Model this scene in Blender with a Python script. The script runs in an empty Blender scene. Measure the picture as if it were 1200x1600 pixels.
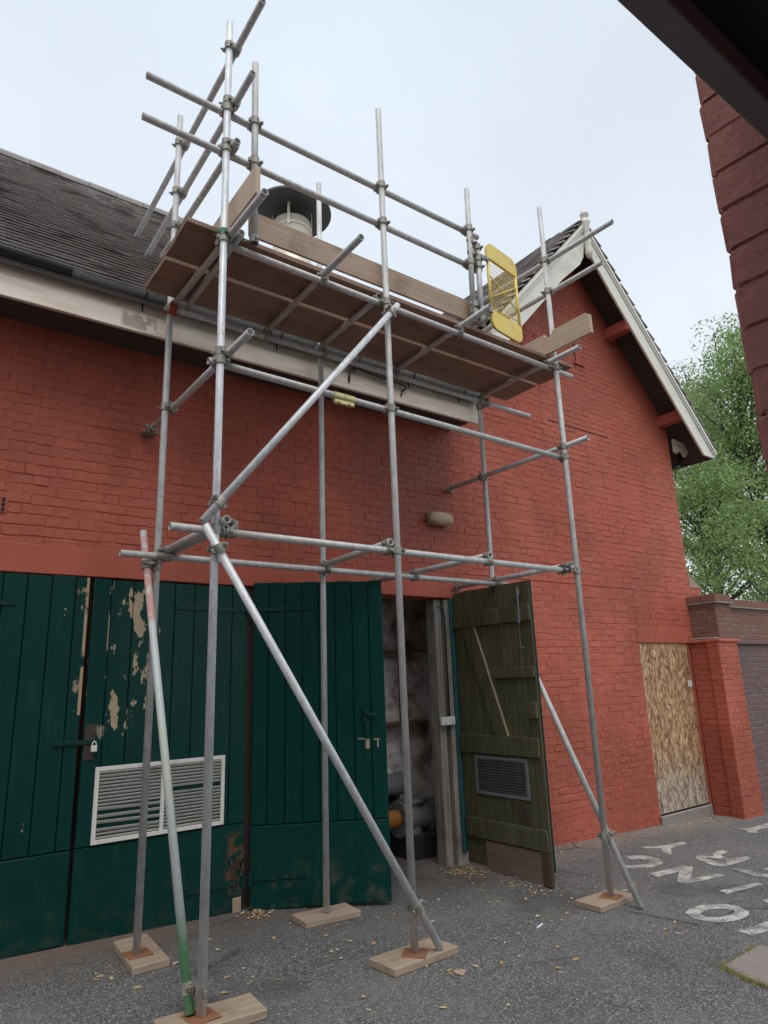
import bpy, bmesh, math, random
import numpy as np
from mathutils import Matrix, Vector

# ------------------------------------------------------------------ camera, sky, sun, exposure
scene = bpy.context.scene
col = scene.collection
rng = random.Random(7)
nrng = np.random.default_rng(11)

cam_d = bpy.data.cameras.new('camera')
cam = bpy.data.objects.new('camera', cam_d)
col.objects.link(cam)
cam_d.sensor_fit = 'VERTICAL'
cam_d.sensor_height = 24.0
cam_d.sensor_width = 18.0
cam_d.lens = 24.0 * 1041.65 / 1600.0
cam_d.clip_start = 0.05
cam_d.clip_end = 1000.0
cr = Vector((0.80620238, -0.59068267, -0.03364084))
cu = Vector((-0.12021205, -0.21921707, 0.96824219))
cf = Vector((0.57929852, 0.77655513, 0.2477405))
cam.matrix_world = Matrix(((cr.x, cu.x, -cf.x, 0.0), (cr.y, cu.y, -cf.y, 0.0), (cr.z, cu.z, -cf.z, 1.6), (0, 0, 0, 1)))
scene.camera = cam

SUN_EL, SUN_AZ = math.radians(64), math.radians(205)      # azimuth clockwise from +Y
world = bpy.data.worlds.new('World')
scene.world = world
world.use_nodes = True
wn = world.node_tree
wn.nodes.clear()
wo = wn.nodes.new('ShaderNodeOutputWorld')
bg = wn.nodes.new('ShaderNodeBackground')
bg.inputs['Strength'].default_value = 0.1
sky = wn.nodes.new('ShaderNodeTexSky')
sky.sky_type = 'NISHITA'
sky.sun_disc = False
sky.sun_elevation = SUN_EL
sky.sun_rotation = SUN_AZ
sky.dust_density = 2.0
# thin even cloud veil: paler towards the horizon, faint cloud texture
tc = wn.nodes.new('ShaderNodeTexCoord')
sep = wn.nodes.new('ShaderNodeSeparateXYZ')
wn.links.new(tc.outputs['Generated'], sep.inputs[0])
vr = wn.nodes.new('ShaderNodeValToRGB')
vr.color_ramp.elements[0].position = 0.0
vr.color_ramp.elements[0].color = (0.80, 0.86, 0.92, 1)
vr.color_ramp.elements[1].position = 0.85
vr.color_ramp.elements[1].color = (0.615, 0.685, 0.77, 1)
wn.links.new(sep.outputs['Z'], vr.inputs[0])
cn = wn.nodes.new('ShaderNodeTexNoise')
cn.inputs['Scale'].default_value = 2.2
cn.inputs['Detail'].default_value = 5
wn.links.new(tc.outputs['Generated'], cn.inputs['Vector'])
cm = wn.nodes.new('ShaderNodeMapRange')
cm.inputs['From Min'].default_value = 0.3
cm.inputs['From Max'].default_value = 0.7
cm.inputs['To Min'].default_value = 10.1
cm.inputs['To Max'].default_value = 11.6
wn.links.new(cn.outputs['Fac'], cm.inputs['Value'])
vs = wn.nodes.new('ShaderNodeVectorMath')
vs.operation = 'SCALE'
wn.links.new(vr.outputs['Color'], vs.inputs[0])
wn.links.new(cm.outputs['Result'], vs.inputs['Scale'])
mx = wn.nodes.new('ShaderNodeMix')
mx.data_type = 'RGBA'
mx.inputs['Factor'].default_value = 0.92
wn.links.new(sky.outputs['Color'], mx.inputs['A'])
wn.links.new(vs.outputs['Vector'], mx.inputs['B'])
wn.links.new(mx.outputs['Result'], bg.inputs['Color'])
wn.links.new(bg.outputs[0], wo.inputs[0])

sun_d = bpy.data.lights.new('sun', 'SUN')
sun_d.energy = 1.5
sun_d.angle = math.radians(45)
sun_d.color = (1.0, 0.965, 0.92)
sun = bpy.data.objects.new('sun', sun_d)
col.objects.link(sun)
sdir = Vector((math.sin(SUN_AZ) * math.cos(SUN_EL), math.cos(SUN_AZ) * math.cos(SUN_EL), math.sin(SUN_EL)))
sun.rotation_euler = (-sdir).to_track_quat('-Z', 'Y').to_euler()
sun.location = sdir * 30

scene.view_settings.view_transform = 'Standard'
scene.view_settings.look = 'None'
scene.view_settings.exposure = 0.22
scene.view_settings.gamma = 1.0
scene.view_settings.use_curve_mapping = False
scene.render.engine = 'CYCLES'
scene.cycles.max_bounces = 6
scene.cycles.diffuse_bounces = 4

# ------------------------------------------------------------------ materials
class NT:
    def __init__(s, name):
        s.m = bpy.data.materials.new(name)
        s.m.use_nodes = True
        s.t = s.m.node_tree
        s.b = s.t.nodes['Principled BSDF']
        s.tc = s.t.nodes.new('ShaderNodeTexCoord')
        s.geo = s.t.nodes.new('ShaderNodeNewGeometry')
        s.P = s.geo.outputs['Position']
        s.O = s.tc.outputs['Object']
    def n(s, k): return s.t.nodes.new(k)
    def l(s, a, b): s.t.links.new(a, b)
    def setin(s, sock, v):
        if hasattr(v, 'links') or isinstance(v, bpy.types.NodeSocket): s.l(v, sock)
        else:
            if isinstance(v, tuple) and len(v) == 3 and sock.type == 'RGBA': v = v + (1,)
            sock.default_value = v
    def mapping(s, vec, scale=(1, 1, 1), loc=(0, 0, 0)):
        m = s.n('ShaderNodeMapping')
        s.l(vec, m.inputs['Vector'])
        m.inputs['Scale'].default_value = scale
        m.inputs['Location'].default_value = loc
        return m.outputs[0]
    def noise(s, scale, detail=4, vec=None, rough=0.55, dist=0.0):
        m = s.n('ShaderNodeTexNoise')
        m.inputs['Scale'].default_value = scale
        m.inputs['Detail'].default_value = detail
        m.inputs['Roughness'].default_value = rough
        m.inputs['Distortion'].default_value = dist
        s.l(vec if vec is not None else s.P, m.inputs['Vector'])
        return m.outputs['Fac']
    def voro(s, scale, vec=None, out='Color', feature='F1', rand=1.0):
        m = s.n('ShaderNodeTexVoronoi')
        m.feature = feature
        m.inputs['Scale'].default_value = scale
        m.inputs['Randomness'].default_value = rand
        s.l(vec if vec is not None else s.P, m.inputs['Vector'])
        return m.outputs[out]
    def ramp(s, f, *stops):
        m = s.n('ShaderNodeValToRGB')
        e = m.color_ramp.elements
        while len(e) < len(stops): e.new(0.5)
        for i, (p, c) in enumerate(stops):
            e[i].position = p
            e[i].color = tuple(c) + (1,) if len(c) == 3 else c
        s.l(f, m.inputs[0])
        return m.outputs['Color']
    def step(s, f, a, b):
        m = s.n('ShaderNodeMapRange')
        m.interpolation_type = 'SMOOTHSTEP'
        m.inputs['From Min'].default_value = a
        m.inputs['From Max'].default_value = b
        s.setin(m.inputs['Value'], f)
        return m.outputs['Result']
    def mix(s, f, a, b, mode='MIX'):
        m = s.n('ShaderNodeMix')
        m.data_type = 'RGBA'
        m.blend_type = mode
        s.setin(m.inputs['Factor'], f)
        s.setin(m.inputs['A'], a)
        s.setin(m.inputs['B'], b)
        return m.outputs['Result']
    def math(s, op, a, b=0.0):
        m = s.n('ShaderNodeMath')
        m.operation = op
        s.setin(m.inputs[0], a)
        s.setin(m.inputs[1], b)
        return m.outputs[0]
    def xyz(s, vec=None):
        m = s.n('ShaderNodeSeparateXYZ')
        s.l(vec if vec is not None else s.P, m.inputs[0])
        return m.outputs
    def rand(s):
        m = s.n('ShaderNodeObjectInfo')
        return m.outputs['Random']
    def island(s): return s.geo.outputs['Random Per Island']
    def bump(s, h, strength=0.5, dist=0.01, prev=None):
        m = s.n('ShaderNodeBump')
        m.inputs['Strength'].default_value = strength
        m.inputs['Distance'].default_value = dist
        s.l(h, m.inputs['Height'])
        if prev is not None: s.l(prev, m.inputs['Normal'])
        s.l(m.outputs[0], s.b.inputs['Normal'])
        return m.outputs[0]
    def done(s, color, rough=0.6, metal=0.0, spec=None):
        s.setin(s.b.inputs['Base Color'], color)
        s.setin(s.b.inputs['Roughness'], rough)
        s.b.inputs['Metallic'].default_value = metal
        if spec is not None: s.b.inputs['Specular IOR Level'].default_value = spec
        return s.m

def box_mask(t, x0, x1, z0, z1, soft=0.06):
    x = t.xyz()
    a = t.math('MULTIPLY', t.step(x[0], x0 - soft, x0 + soft), t.step(x[0], x1 + soft, x1 - soft))
    b = t.math('MULTIPLY', t.step(x[2], z0 - soft, z0 + soft), t.step(x[2], z1 + soft, z1 - soft))
    return t.math('MULTIPLY', a, b)

def m_brick_paint(name, c, dirt, grime=(0.09, 0.035, 0.028), rough=0.5, wear=True, relief=1.0):
    t = NT(name)
    big = t.noise(0.7, 6)
    base = t.mix(t.step(big, 0.35, 0.65), tuple(v * 0.80 for v in c), tuple(v * 1.12 for v in c))
    mid = t.noise(7, 6)
    base = t.mix(t.math('MULTIPLY', t.step(mid, 0.5, 0.75), 0.4), base, dirt)
    fine = t.noise(60, 5)
    r_ = rough
    if wear:
        # touched-up patches, a glossier darker coat by the lamp, rain streaks, faded and grimy foot
        pt = t.step(t.noise(0.55, 3, t.mapping(t.P, (1, 1, 1), (7, 0, 3))), 0.56, 0.58)
        base = t.mix(t.math('MULTIPLY', pt, 0.35), base, (c[0] * 1.12, c[1] * 0.88, c[2] * 0.82))
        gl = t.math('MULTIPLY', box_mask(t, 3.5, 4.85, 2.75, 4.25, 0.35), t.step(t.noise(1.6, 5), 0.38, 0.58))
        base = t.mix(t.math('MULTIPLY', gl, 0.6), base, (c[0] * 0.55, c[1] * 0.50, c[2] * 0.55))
        st = t.step(t.noise(2.4, 5, t.mapping(t.P, (3.2, 1, 0.22))), 0.56, 0.74)
        base = t.mix(t.math('MULTIPLY', st, 0.38), base, tuple(v * 0.55 for v in c))
        z = t.xyz()[2]
        ft = t.math('MULTIPLY', t.step(t.math('ADD', z, t.math('MULTIPLY', mid, 0.5)), 0.55, 0.05), 0.4)
        base = t.mix(ft, base, (c[0] * 0.75, c[1] * 0.72, c[2] * 0.8))
        base = t.mix(t.math('MULTIPLY', t.step(t.noise(3.1, 7, rough=0.7), 0.66, 0.72), 0.35), base, (0.44, 0.22, 0.17))
        r_ = t.math('SUBTRACT', t.math('ADD', rough, t.math('MULTIPLY', mid, 0.2)), t.math('MULTIPLY', gl, 0.22))
    chips = t.step(t.noise(23, 7, rough=0.7), 0.69, 0.73)
    base = t.mix(t.math('MULTIPLY', chips, 0.7), base, grime)
    base = t.mix(t.math('MULTIPLY', t.island(), 0.16), base, dirt)
    n0 = t.bump(t.noise(4.5, 4), 0.22 * relief, 0.03)
    n1 = t.bump(t.noise(16, 6, rough=0.65), 0.5 * relief, 0.012, n0)
    t.bump(fine, 0.4 * relief, 0.004, n1)
    return t.done(base, r_, 0, 0.2)

MAT = {}
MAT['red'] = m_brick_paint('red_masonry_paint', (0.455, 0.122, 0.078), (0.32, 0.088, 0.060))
MAT['render_red'] = m_brick_paint('smooth_red_render', (0.465, 0.120, 0.078), (0.39, 0.105, 0.070), wear=True, relief=0.45)
MAT['maroon'] = m_brick_paint('weathered_maroon_brick', (0.37, 0.155, 0.130), (0.23, 0.105, 0.095), (0.46, 0.38, 0.34), 0.8, wear=False, relief=1.5)

def m_brick_raw(name, cols):
    t = NT(name)
    c = t.ramp(t.island(), (0.0, cols[0]), (0.4, cols[1]), (0.75, cols[2]), (1.0, cols[0]))
    c = t.mix(t.math('MULTIPLY', t.noise(40, 6), 0.5), c, tuple(v * 0.45 for v in cols[1]))
    c = t.mix(t.math('MULTIPLY', t.step(t.noise(3, 5), 0.55, 0.75), 0.5), c, (0.10, 0.09, 0.085))
    t.bump(t.noise(70, 6), 0.5, 0.006)
    return t.done(c, 0.85)
MAT['brown_brick'] = m_brick_raw('brown_weathered_brick', [(0.22, 0.10, 0.07), (0.30, 0.14, 0.09), (0.17, 0.09, 0.075)])
MAT['purple_brick'] = m_brick_raw('purple_grey_brick', [(0.18, 0.11, 0.105), (0.22, 0.13, 0.12), (0.14, 0.10, 0.10)])

t = NT('grey_mortar')
t.bump(t.noise(90, 5), 0.6, 0.005)
MAT['mortar'] = t.done(t.mix(t.noise(12, 5), (0.20, 0.17, 0.15), (0.33, 0.29, 0.26)), 0.9)

t = NT('asphalt')                                              # aggregate, patches, pale dust along the wall foot
P = t.P
agg = t.voro(135, P, 'Color')
aggv = t.math('MULTIPLY', t.step(t.voro(135, P, 'Distance'), 0.5, 0.2), 1.0)
sp = t.n('ShaderNodeSeparateColor'); t.l(agg, sp.inputs[0])
base = t.ramp(sp.outputs[0], (0.0, (0.05, 0.051, 0.052)), (0.5, (0.115, 0.116, 0.116)), (0.82, (0.215, 0.214, 0.208)), (1.0, (0.52, 0.51, 0.48)))
base = t.mix(t.math('MULTIPLY', t.noise(420, 2), 0.4), base, (0.12, 0.118, 0.113))
base = t.mix(t.math('MULTIPLY', t.step(t.noise(1.3, 6), 0.4, 0.7), 0.45), base, (0.21, 0.20, 0.19))
x = t.xyz()
dn = t.noise(5, 6)
edge = t.step(t.math('ADD', x[1], t.math('MULTIPLY', dn, 0.7)), 5.0, 5.6)
rightm = t.step(x[0], 3.6, 5.6)
base = t.mix(t.math('MULTIPLY', edge, t.math('MULTIPLY', t.math('ADD', 0.25, t.math('MULTIPLY', rightm, 0.55)), t.step(t.noise(28, 5), 0.3, 0.6))), base, (0.33, 0.27, 0.235))
dirt = t.math('MULTIPLY', t.step(t.math('ADD', x[1], dn), 5.3, 5.75), t.step(x[0], 2.6, 1.6))
base = t.mix(t.math('MULTIPLY', dirt, 0.6), base, (0.30, 0.16, 0.11))
moss = t.math('MULTIPLY', t.step(t.noise(2.3, 5), 0.58, 0.72), t.step(t.noise(60, 4), 0.45, 0.6))
base = t.mix(t.math('MULTIPLY', moss, 0.35), base, (0.09, 0.095, 0.04))
crk = t.math('MULTIPLY', t.step(t.voro(0.55, t.mapping(t.P, (1, 1, 0)), 'Distance', 'DISTANCE_TO_EDGE'), 0.012, 0.004), t.step(t.noise(0.9, 4), 0.5, 0.6))
base = t.mix(t.math('MULTIPLY', crk, 0.6), base, (0.03, 0.03, 0.03))
soil = t.math('MULTIPLY', t.step(t.math('ADD', x[1], t.math('MULTIPLY', t.noise(2.2, 5), 1.4)), 4.9, 5.7), t.step(x[0], 5.6, 4.4))
base = t.mix(t.math('MULTIPLY', soil, 0.5), base, (0.125, 0.10, 0.085))
specks = t.math('MAXIMUM', t.step(t.voro(21, P, 'Distance'), 0.095, 0.06), t.math('MULTIPLY', t.step(t.voro(48, P, 'Distance'), 0.10, 0.06), t.step(t.noise(1.7, 4), 0.45, 0.6)))
base = t.mix(t.math('MULTIPLY', specks, 0.7), base, (0.42, 0.37, 0.29))
n1 = t.bump(aggv, 0.9, 0.006)
t.bump(t.noise(170, 4), 0.6, 0.004, n1)
stn = t.step(t.noise(0.8, 7, rough=0.65), 0.52, 0.68)
base = t.mix(t.math('MULTIPLY', stn, 0.55), base, (0.05, 0.05, 0.051))
MAT['asphalt'] = t.done(base, t.math('ADD', 0.62, t.math('MULTIPLY', t.noise(3, 4), 0.25)), 0, 0.35)

t = NT('worn_road_paint')
w = t.step(t.math('ADD', t.noise(120, 4), t.math('MULTIPLY', t.noise(7, 6), 0.8)), 0.80, 1.0)
c = t.mix(w, (0.54, 0.53, 0.49), (0.15, 0.15, 0.145))
t.bump(t.noise(170, 4), 0.6, 0.004)
MAT['road_paint'] = t.done(c, 0.8)

t = NT('roof_tile_clay')
c = t.ramp(t.island(), (0.0, (0.22, 0.20, 0.19)), (0.5, (0.34, 0.315, 0.295)), (1.0, (0.46, 0.43, 0.405)))
c = t.mix(t.math('MULTIPLY', t.step(t.noise(14, 6), 0.55, 0.72), 0.5), c, (0.55, 0.54, 0.51))
c = t.mix(t.math('MULTIPLY', t.step(t.noise(2.2, 5), 0.5, 0.68), 0.75), c, (0.13, 0.095, 0.09))
t.bump(t.noise(60, 5), 0.5, 0.006)
MAT['tile'] = t.done(c, 0.42)
t = NT('ridge_tile')
t.bump(t.noise(40, 5), 0.5, 0.006)
MAT['ridge'] = t.done(t.mix(t.noise(8, 6), (0.16, 0.15, 0.14), (0.36, 0.33, 0.30)), 0.75)

t = NT('stained_cream_paint')
st = t.noise(3.0, 6, t.mapping(t.P, (0.6, 1, 4)))
c = t.mix(t.step(st, 0.45, 0.7), (0.88, 0.81, 0.69), (0.74, 0.64, 0.53))
drip = t.math('MULTIPLY', t.step(t.noise(2.0, 3, t.mapping(t.P, (4, 1, 0.4))), 0.62, 0.74), t.step(t.noise(9, 5), 0.4, 0.6))
c = t.mix(t.math('MULTIPLY', drip, 0.45), c, (0.34, 0.20, 0.12))
zf = t.xyz()[2]
c = t.mix(t.math('MULTIPLY', t.step(t.math('ADD', zf, t.math('MULTIPLY', t.noise(5, 5), 0.12)), 4.55, 4.62), 0.45), c, (0.36, 0.25, 0.18))
pm = t.math('MULTIPLY', box_mask(t, 1.17, 1.43, 4.33, 4.46, 0.02), t.step(t.noise(7, 6), 0.40, 0.46))
c = t.mix(t.math('MULTIPLY', pm, t.math('ADD', 0.35, t.math('MULTIPLY', t.noise(40, 4), 0.6))), c, (0.26, 0.20, 0.17))
t.bump(t.noise(20, 5), 0.2, 0.01)
MAT['cream'] = t.done(c, 0.5)
t = NT('white_bargeboard_paint')
c = t.mix(t.step(t.noise(2.5, 6), 0.45, 0.75), (0.74, 0.71, 0.62), (0.58, 0.54, 0.46))
MAT['barge'] = t.done(c, 0.45)
t = NT('black_gutter_plastic'); MAT['black'] = t.done(t.mix(t.noise(9, 4), (0.012, 0.016, 0.018), (0.03, 0.034, 0.035)), 0.35)
t = NT('grey_gutter'); MAT['gutter'] = t.done(t.mix(t.noise(7, 6), (0.16, 0.165, 0.16), (0.30, 0.31, 0.30)), 0.45)
t = NT('dark_soffit_boards'); MAT['soffit'] = t.done(t.mix(t.noise(6, 4), (0.05, 0.04, 0.038), (0.09, 0.07, 0.062)), 0.8)

def m_galv(name, a, b, metal=0.25, rough=0.42):
    t = NT(name)
    st = t.noise(30, 5, t.mapping(t.P, (1, 1, 0.35)))
    c = t.mix(t.step(st, 0.35, 0.68), a, b)
    c = t.mix(t.math('MULTIPLY', t.step(t.noise(8, 6), 0.55, 0.75), 0.4), c, tuple(v * 0.6 for v in a))
    c = t.mix(t.math('MULTIPLY', t.step(t.noise(75, 5), 0.64, 0.72), 0.7), c, (0.12, 0.085, 0.06))
    c = t.mix(t.math('MULTIPLY', t.rand(), 0.3), c, (0.30, 0.285, 0.26))
    c = t.mix(t.math('MULTIPLY', t.step(t.noise(19, 7, rough=0.7), 0.66, 0.70), 0.55), c, (0.62, 0.60, 0.56))
    c = t.mix(t.math('MULTIPLY', t.step(t.noise(5, 7, t.mapping(t.P, (1, 1, 1), (4, 9, 2)), 0.7), 0.64, 0.72), 0.6), c, (0.17, 0.12, 0.09))
    t.bump(t.noise(120, 4), 0.15, 0.003)
    return t.done(c, t.math('ADD', rough, t.math('MULTIPLY', st, 0.25)), metal)
MAT['galv'] = m_galv('galvanised_tube', (0.48, 0.48, 0.46), (0.64, 0.64, 0.62), 0.2)
MAT['galv_bright'] = m_galv('bright_galvanised_tube', (0.60, 0.62, 0.63), (0.76, 0.78, 0.79), 0.25, 0.34)
MAT['coupler'] = m_galv('zinc_coupler', (0.24, 0.23, 0.205), (0.40, 0.38, 0.32), 0.5, 0.42)
t = NT('brass_passivated_sleeve'); MAT['sleeve'] = t.done(t.mix(t.noise(30, 4), (0.55, 0.48, 0.20), (0.68, 0.62, 0.36)), 0.4, 0.7)
t = NT('green_painted_coupler'); MAT['coupler_green'] = t.done(t.mix(t.step(t.noise(40, 5), 0.5, 0.65), (0.04, 0.22, 0.10), (0.12, 0.14, 0.11)), 0.5, 0.1)
t = NT('red_painted_coupler'); MAT['coupler_red'] = t.done(t.mix(t.step(t.noise(40, 5), 0.5, 0.65), (0.42, 0.04, 0.03), (0.16, 0.07, 0.06)), 0.5, 0.1)
t = NT('paint_splashed_tube')                                  # pink band on top, chalky white, green foot
z = t.math('ADD', t.xyz()[2], t.math('MULTIPLY', t.noise(9, 4), 0.25))
c = t.mix(t.step(z, 0.42, 0.62), (0.16, 0.38, 0.20), (0.52, 0.55, 0.54))
c = t.mix(t.math('MULTIPLY', t.math('MULTIPLY', t.step(z, 1.05, 1.15), t.step(z, 1.62, 1.5)), 0.5), c, (0.52, 0.55, 0.40))
c = t.mix(t.math('MULTIPLY', t.math('MULTIPLY', t.step(z, 2.12, 2.22), t.step(z, 2.86, 2.76)), t.step(t.noise(28, 5), 0.3, 0.55)), c, (0.55, 0.30, 0.27))
c = t.mix(t.step(t.noise(45, 6), 0.58, 0.7), c, (0.40, 0.41, 0.41))
MAT['raker'] = t.done(c, 0.6, 0.15)

def m_wood(name, a, b, dark, axis=0, rough=0.75, knots=True):
    t = NT(name)
    s = [22, 22, 22]; s[axis] = 0.9
    g = t.noise(1.6, 6, t.mapping(t.P, tuple(s)), 0.6, 0.6)
    c = t.mix(t.step(g, 0.3, 0.7), a, b)
    s2 = [70, 70, 70]; s2[axis] = 2
    c = t.mix(t.math('MULTIPLY', t.step(t.noise(1.5, 4, t.mapping(t.P, tuple(s2))), 0.5, 0.7), 0.45), c, dark)
    c = t.mix(t.math('MULTIPLY', t.step(t.noise(4.5, 6), 0.52, 0.72), 0.45), c, dark)
    c = t.mix(t.math('MULTIPLY', t.rand(), 0.3), c, dark)
    t.bump(g, 0.3, 0.005)
    return t.done(c, rough)
MAT['deck'] = m_wood('weathered_scaffold_board', (0.25, 0.155, 0.112), (0.34, 0.215, 0.155), (0.12, 0.075, 0.056), 0)
MAT['toe_x'] = m_wood('toe_board_timber', (0.38, 0.275, 0.195), (0.50, 0.37, 0.27), (0.19, 0.125, 0.09), 0)
MAT['toe_y'] = m_wood('toe_board_timber_end', (0.52, 0.40, 0.29), (0.62, 0.49, 0.36), (0.40, 0.29, 0.21), 1)
MAT['sole'] = m_wood('grey_sole_board_timber', (0.34, 0.26, 0.19), (0.44, 0.34, 0.25), (0.20, 0.145, 0.105), 0)
MAT['sole_pale'] = m_wood('fresh_sole_board_timber', (0.36, 0.27, 0.19), (0.48, 0.37, 0.265), (0.17, 0.125, 0.09), 0)
MAT['post'] = m_wood('weathered_whitewashed_post', (0.22, 0.20, 0.17), (0.40, 0.38, 0.34), (0.05, 0.045, 0.04), 2)
t = NT('rusty_plate'); MAT['rust'] = t.done(t.mix(t.noise(35, 6), (0.30, 0.13, 0.055), (0.18, 0.08, 0.045)), 0.85)

t = NT('dark_green_gloss')                                     # green gloss paint, peeled to cream undercoat, rotten foot
zz = t.xyz()
peel_r = t.math('MAXIMUM', box_mask(t, 1.30, 1.72, 1.25, 2.42, 0.10), t.math('MULTIPLY', box_mask(t, 1.10, 1.22, 1.4, 2.45, 0.03), 0.75))
pn = t.noise(4.2, 7, t.mapping(t.P, (2.0, 1, 0.8), (0.35, 0, 0.2)), 0.62)
peel = t.step(t.math('ADD', pn, t.math('MULTIPLY', peel_r, 0.125)), 0.665, 0.675)
peel = t.math('MULTIPLY', peel, peel_r)
def seam(xc, hw, z0, z1, th):
    return t.math('MULTIPLY', box_mask(t, xc - hw, xc + hw, z0, z1, 0.004), t.step(t.noise(6, 6, t.mapping(t.P, (1, 1, 0.7), (xc * 9, 0, 0)), 0.65), th, th + 0.02))
for sm in (seam(1.655, 0.009, 1.35, 2.40, 0.44), seam(1.166, 0.013, 1.45, 2.43, 0.45), seam(1.33, 0.006, 1.7, 2.42, 0.50), seam(1.02, 0.005, 0.6, 2.2, 0.56), seam(0.87, 0.005, 0.6, 1.6, 0.58)):
    peel = t.math('MAXIMUM', peel, sm)
chip = t.math('MULTIPLY', t.step(t.noise(17, 6, t.mapping(t.P, (2.2, 1, 0.6)), 0.65), 0.715, 0.73), box_mask(t, 0.4, 2.45, 0.2, 2.45, 0.1))
col_g = t.mix(t.noise(2.2, 5), (0.002, 0.030, 0.024), (0.0035, 0.047, 0.037))
col_g = t.mix(t.math('MULTIPLY', t.step(t.noise(13, 6, t.mapping(t.P, (1, 1, 0.3))), 0.55, 0.8), 0.35), col_g, (0.03, 0.085, 0.075))
col_g = t.mix(t.math('MULTIPLY', t.step(zz[2], 0.42, 0.0), t.math('MULTIPLY', t.step(t.noise(7, 6), 0.48, 0.68), 0.6)), col_g, (0.045, 0.05, 0.042))
und = t.mix(t.noise(18, 5), (0.46, 0.40, 0.28), (0.36, 0.25, 0.15))
c = t.mix(t.math('MAXIMUM', peel, t.math('MULTIPLY', chip, 0.6)), col_g, und)
rot = t.math('MULTIPLY', box_mask(t, 2.30, 2.46, 0.10, 0.50, 0.05), t.step(t.noise(12, 6), 0.45, 0.55))
c = t.mix(rot, c, t.mix(t.noise(50, 5), (0.035, 0.02, 0.012), (0.20, 0.10, 0.05)))
h = t.math('SUBTRACT', t.math('MULTIPLY', t.noise(26, 4), 0.4), t.math('ADD', peel, t.math('MULTIPLY', rot, 2.0)))
t.bump(h, 0.35, 0.004)
MAT['green'] = t.done(c, t.math('ADD', 0.34, t.math('MULTIPLY', peel, 0.4)), 0, 0.16)
t = NT('green_gloss_ironwork'); MAT['green_iron'] = t.done(t.mix(t.step(t.noise(30, 6), 0.6, 0.7), (0.004, 0.038, 0.031), (0.06, 0.065, 0.05)), 0.4, 0, 0.2)
t = NT('teal_door_edge'); MAT['teal'] = t.done(t.mix(t.noise(12, 6), (0.015, 0.075, 0.085), (0.03, 0.12, 0.125)), 0.5)
t = NT('olive_door_inside')
c = t.mix(t.step(t.noise(3, 6, t.mapping(t.P, (8, 8, 1))), 0.35, 0.7), (0.072, 0.070, 0.036), (0.110, 0.103, 0.056))
c = t.mix(t.math('MULTIPLY', t.step(t.noise(14, 6), 0.55, 0.75), 0.5), c, (0.045, 0.042, 0.028))
t.bump(t.noise(30, 5), 0.2, 0.004)
MAT['olive'] = t.done(c, 0.65, 0, 0.25)
MAT['darkwood'] = m_wood('bare_brown_timber', (0.16, 0.11, 0.08), (0.24, 0.17, 0.125), (0.07, 0.045, 0.035), 1)
MAT['rotwood'] = m_wood('rotted_dark_timber', (0.05, 0.035, 0.025), (0.09, 0.06, 0.04), (0.025, 0.018, 0.014), 2)

t = NT('strand_board')
w1 = t.noise(5, 3)
v = t.n('ShaderNodeVectorMath'); v.operation = 'ADD'
cmb = t.n('ShaderNodeCombineXYZ')
t.l(t.math('MULTIPLY', w1, 0.2), cmb.inputs[0])
t.l(t.P, v.inputs[0]); t.l(cmb.outputs[0], v.inputs[1])
va = t.voro(1.0, t.mapping(v.outputs[0], (40, 1, 12)), 'Color')
vb = t.voro(1.0, t.mapping(v.outputs[0], (70, 1, 22), (3, 0, 5)), 'Color')
sa = t.n('ShaderNodeSeparateColor'); t.l(va, sa.inputs[0])
sb = t.n('ShaderNodeSeparateColor'); t.l(vb, sb.inputs[0])
f = t.math('ADD', t.math('MULTIPLY', sa.outputs[0], 0.55), t.math('MULTIPLY', sb.outputs[0], 0.45))
c = t.ramp(f, (0.15, (0.15, 0.07, 0.03)), (0.42, (0.36, 0.195, 0.09)), (0.66, (0.48, 0.295, 0.15)), (0.9, (0.66, 0.49, 0.30)))
zz = t.xyz()
grey = t.math('MULTIPLY', t.step(t.math('ADD', zz[2], t.math('MULTIPLY', t.noise(4, 5), 0.8)), 1.1, 0.35), 0.75)
gcol = t.ramp(f, (0.2, (0.16, 0.125, 0.10)), (0.8, (0.52, 0.47, 0.40)))
c = t.mix(grey, c, gcol)
t.bump(f, 0.35, 0.004)
MAT['osb'] = t.done(c, 0.75)
t = NT('rough_concrete')
t.bump(t.noise(50, 6), 0.5, 0.006)
MAT['concrete'] = t.done(t.mix(t.noise(6, 6), (0.22, 0.20, 0.175), (0.36, 0.33, 0.29)), 0.9)
t = NT('dirty_slab')
t.bump(t.noise(35, 6), 0.5, 0.008)
MAT['slab'] = t.done(t.mix(t.noise(9, 6), (0.19, 0.165, 0.15), (0.30, 0.265, 0.24)), 0.9)
t = NT('white_painted_louvre'); MAT['louvre'] = t.done(t.mix(t.math('MULTIPLY', t.step(t.noise(9, 6), 0.55, 0.75), 0.6), (0.74, 0.70, 0.65), (0.38, 0.29, 0.22)), 0.5, 0.0)
t = NT('dark_metal_louvre'); MAT['louvre_dark'] = t.done(t.mix(t.noise(9, 6), (0.15, 0.155, 0.16), (0.27, 0.28, 0.285)), 0.45, 0.3)
t = NT('beige_diffuser'); MAT['diffuser'] = t.done(t.mix(t.noise(9, 5), (0.46, 0.36, 0.22), (0.38, 0.29, 0.17)), 0.35)
t = NT('yellow_gate_paint'); MAT['yellow'] = t.done(t.mix(t.step(t.noise(9, 6), 0.5, 0.75), (0.82, 0.62, 0.14), (0.62, 0.46, 0.16)), 0.45)
t = NT('flue_steel'); MAT['flue'] = t.done(t.mix(t.noise(6, 5), (0.80, 0.79, 0.76), (0.86, 0.72, 0.50)), 0.35, 0.15)
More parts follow.
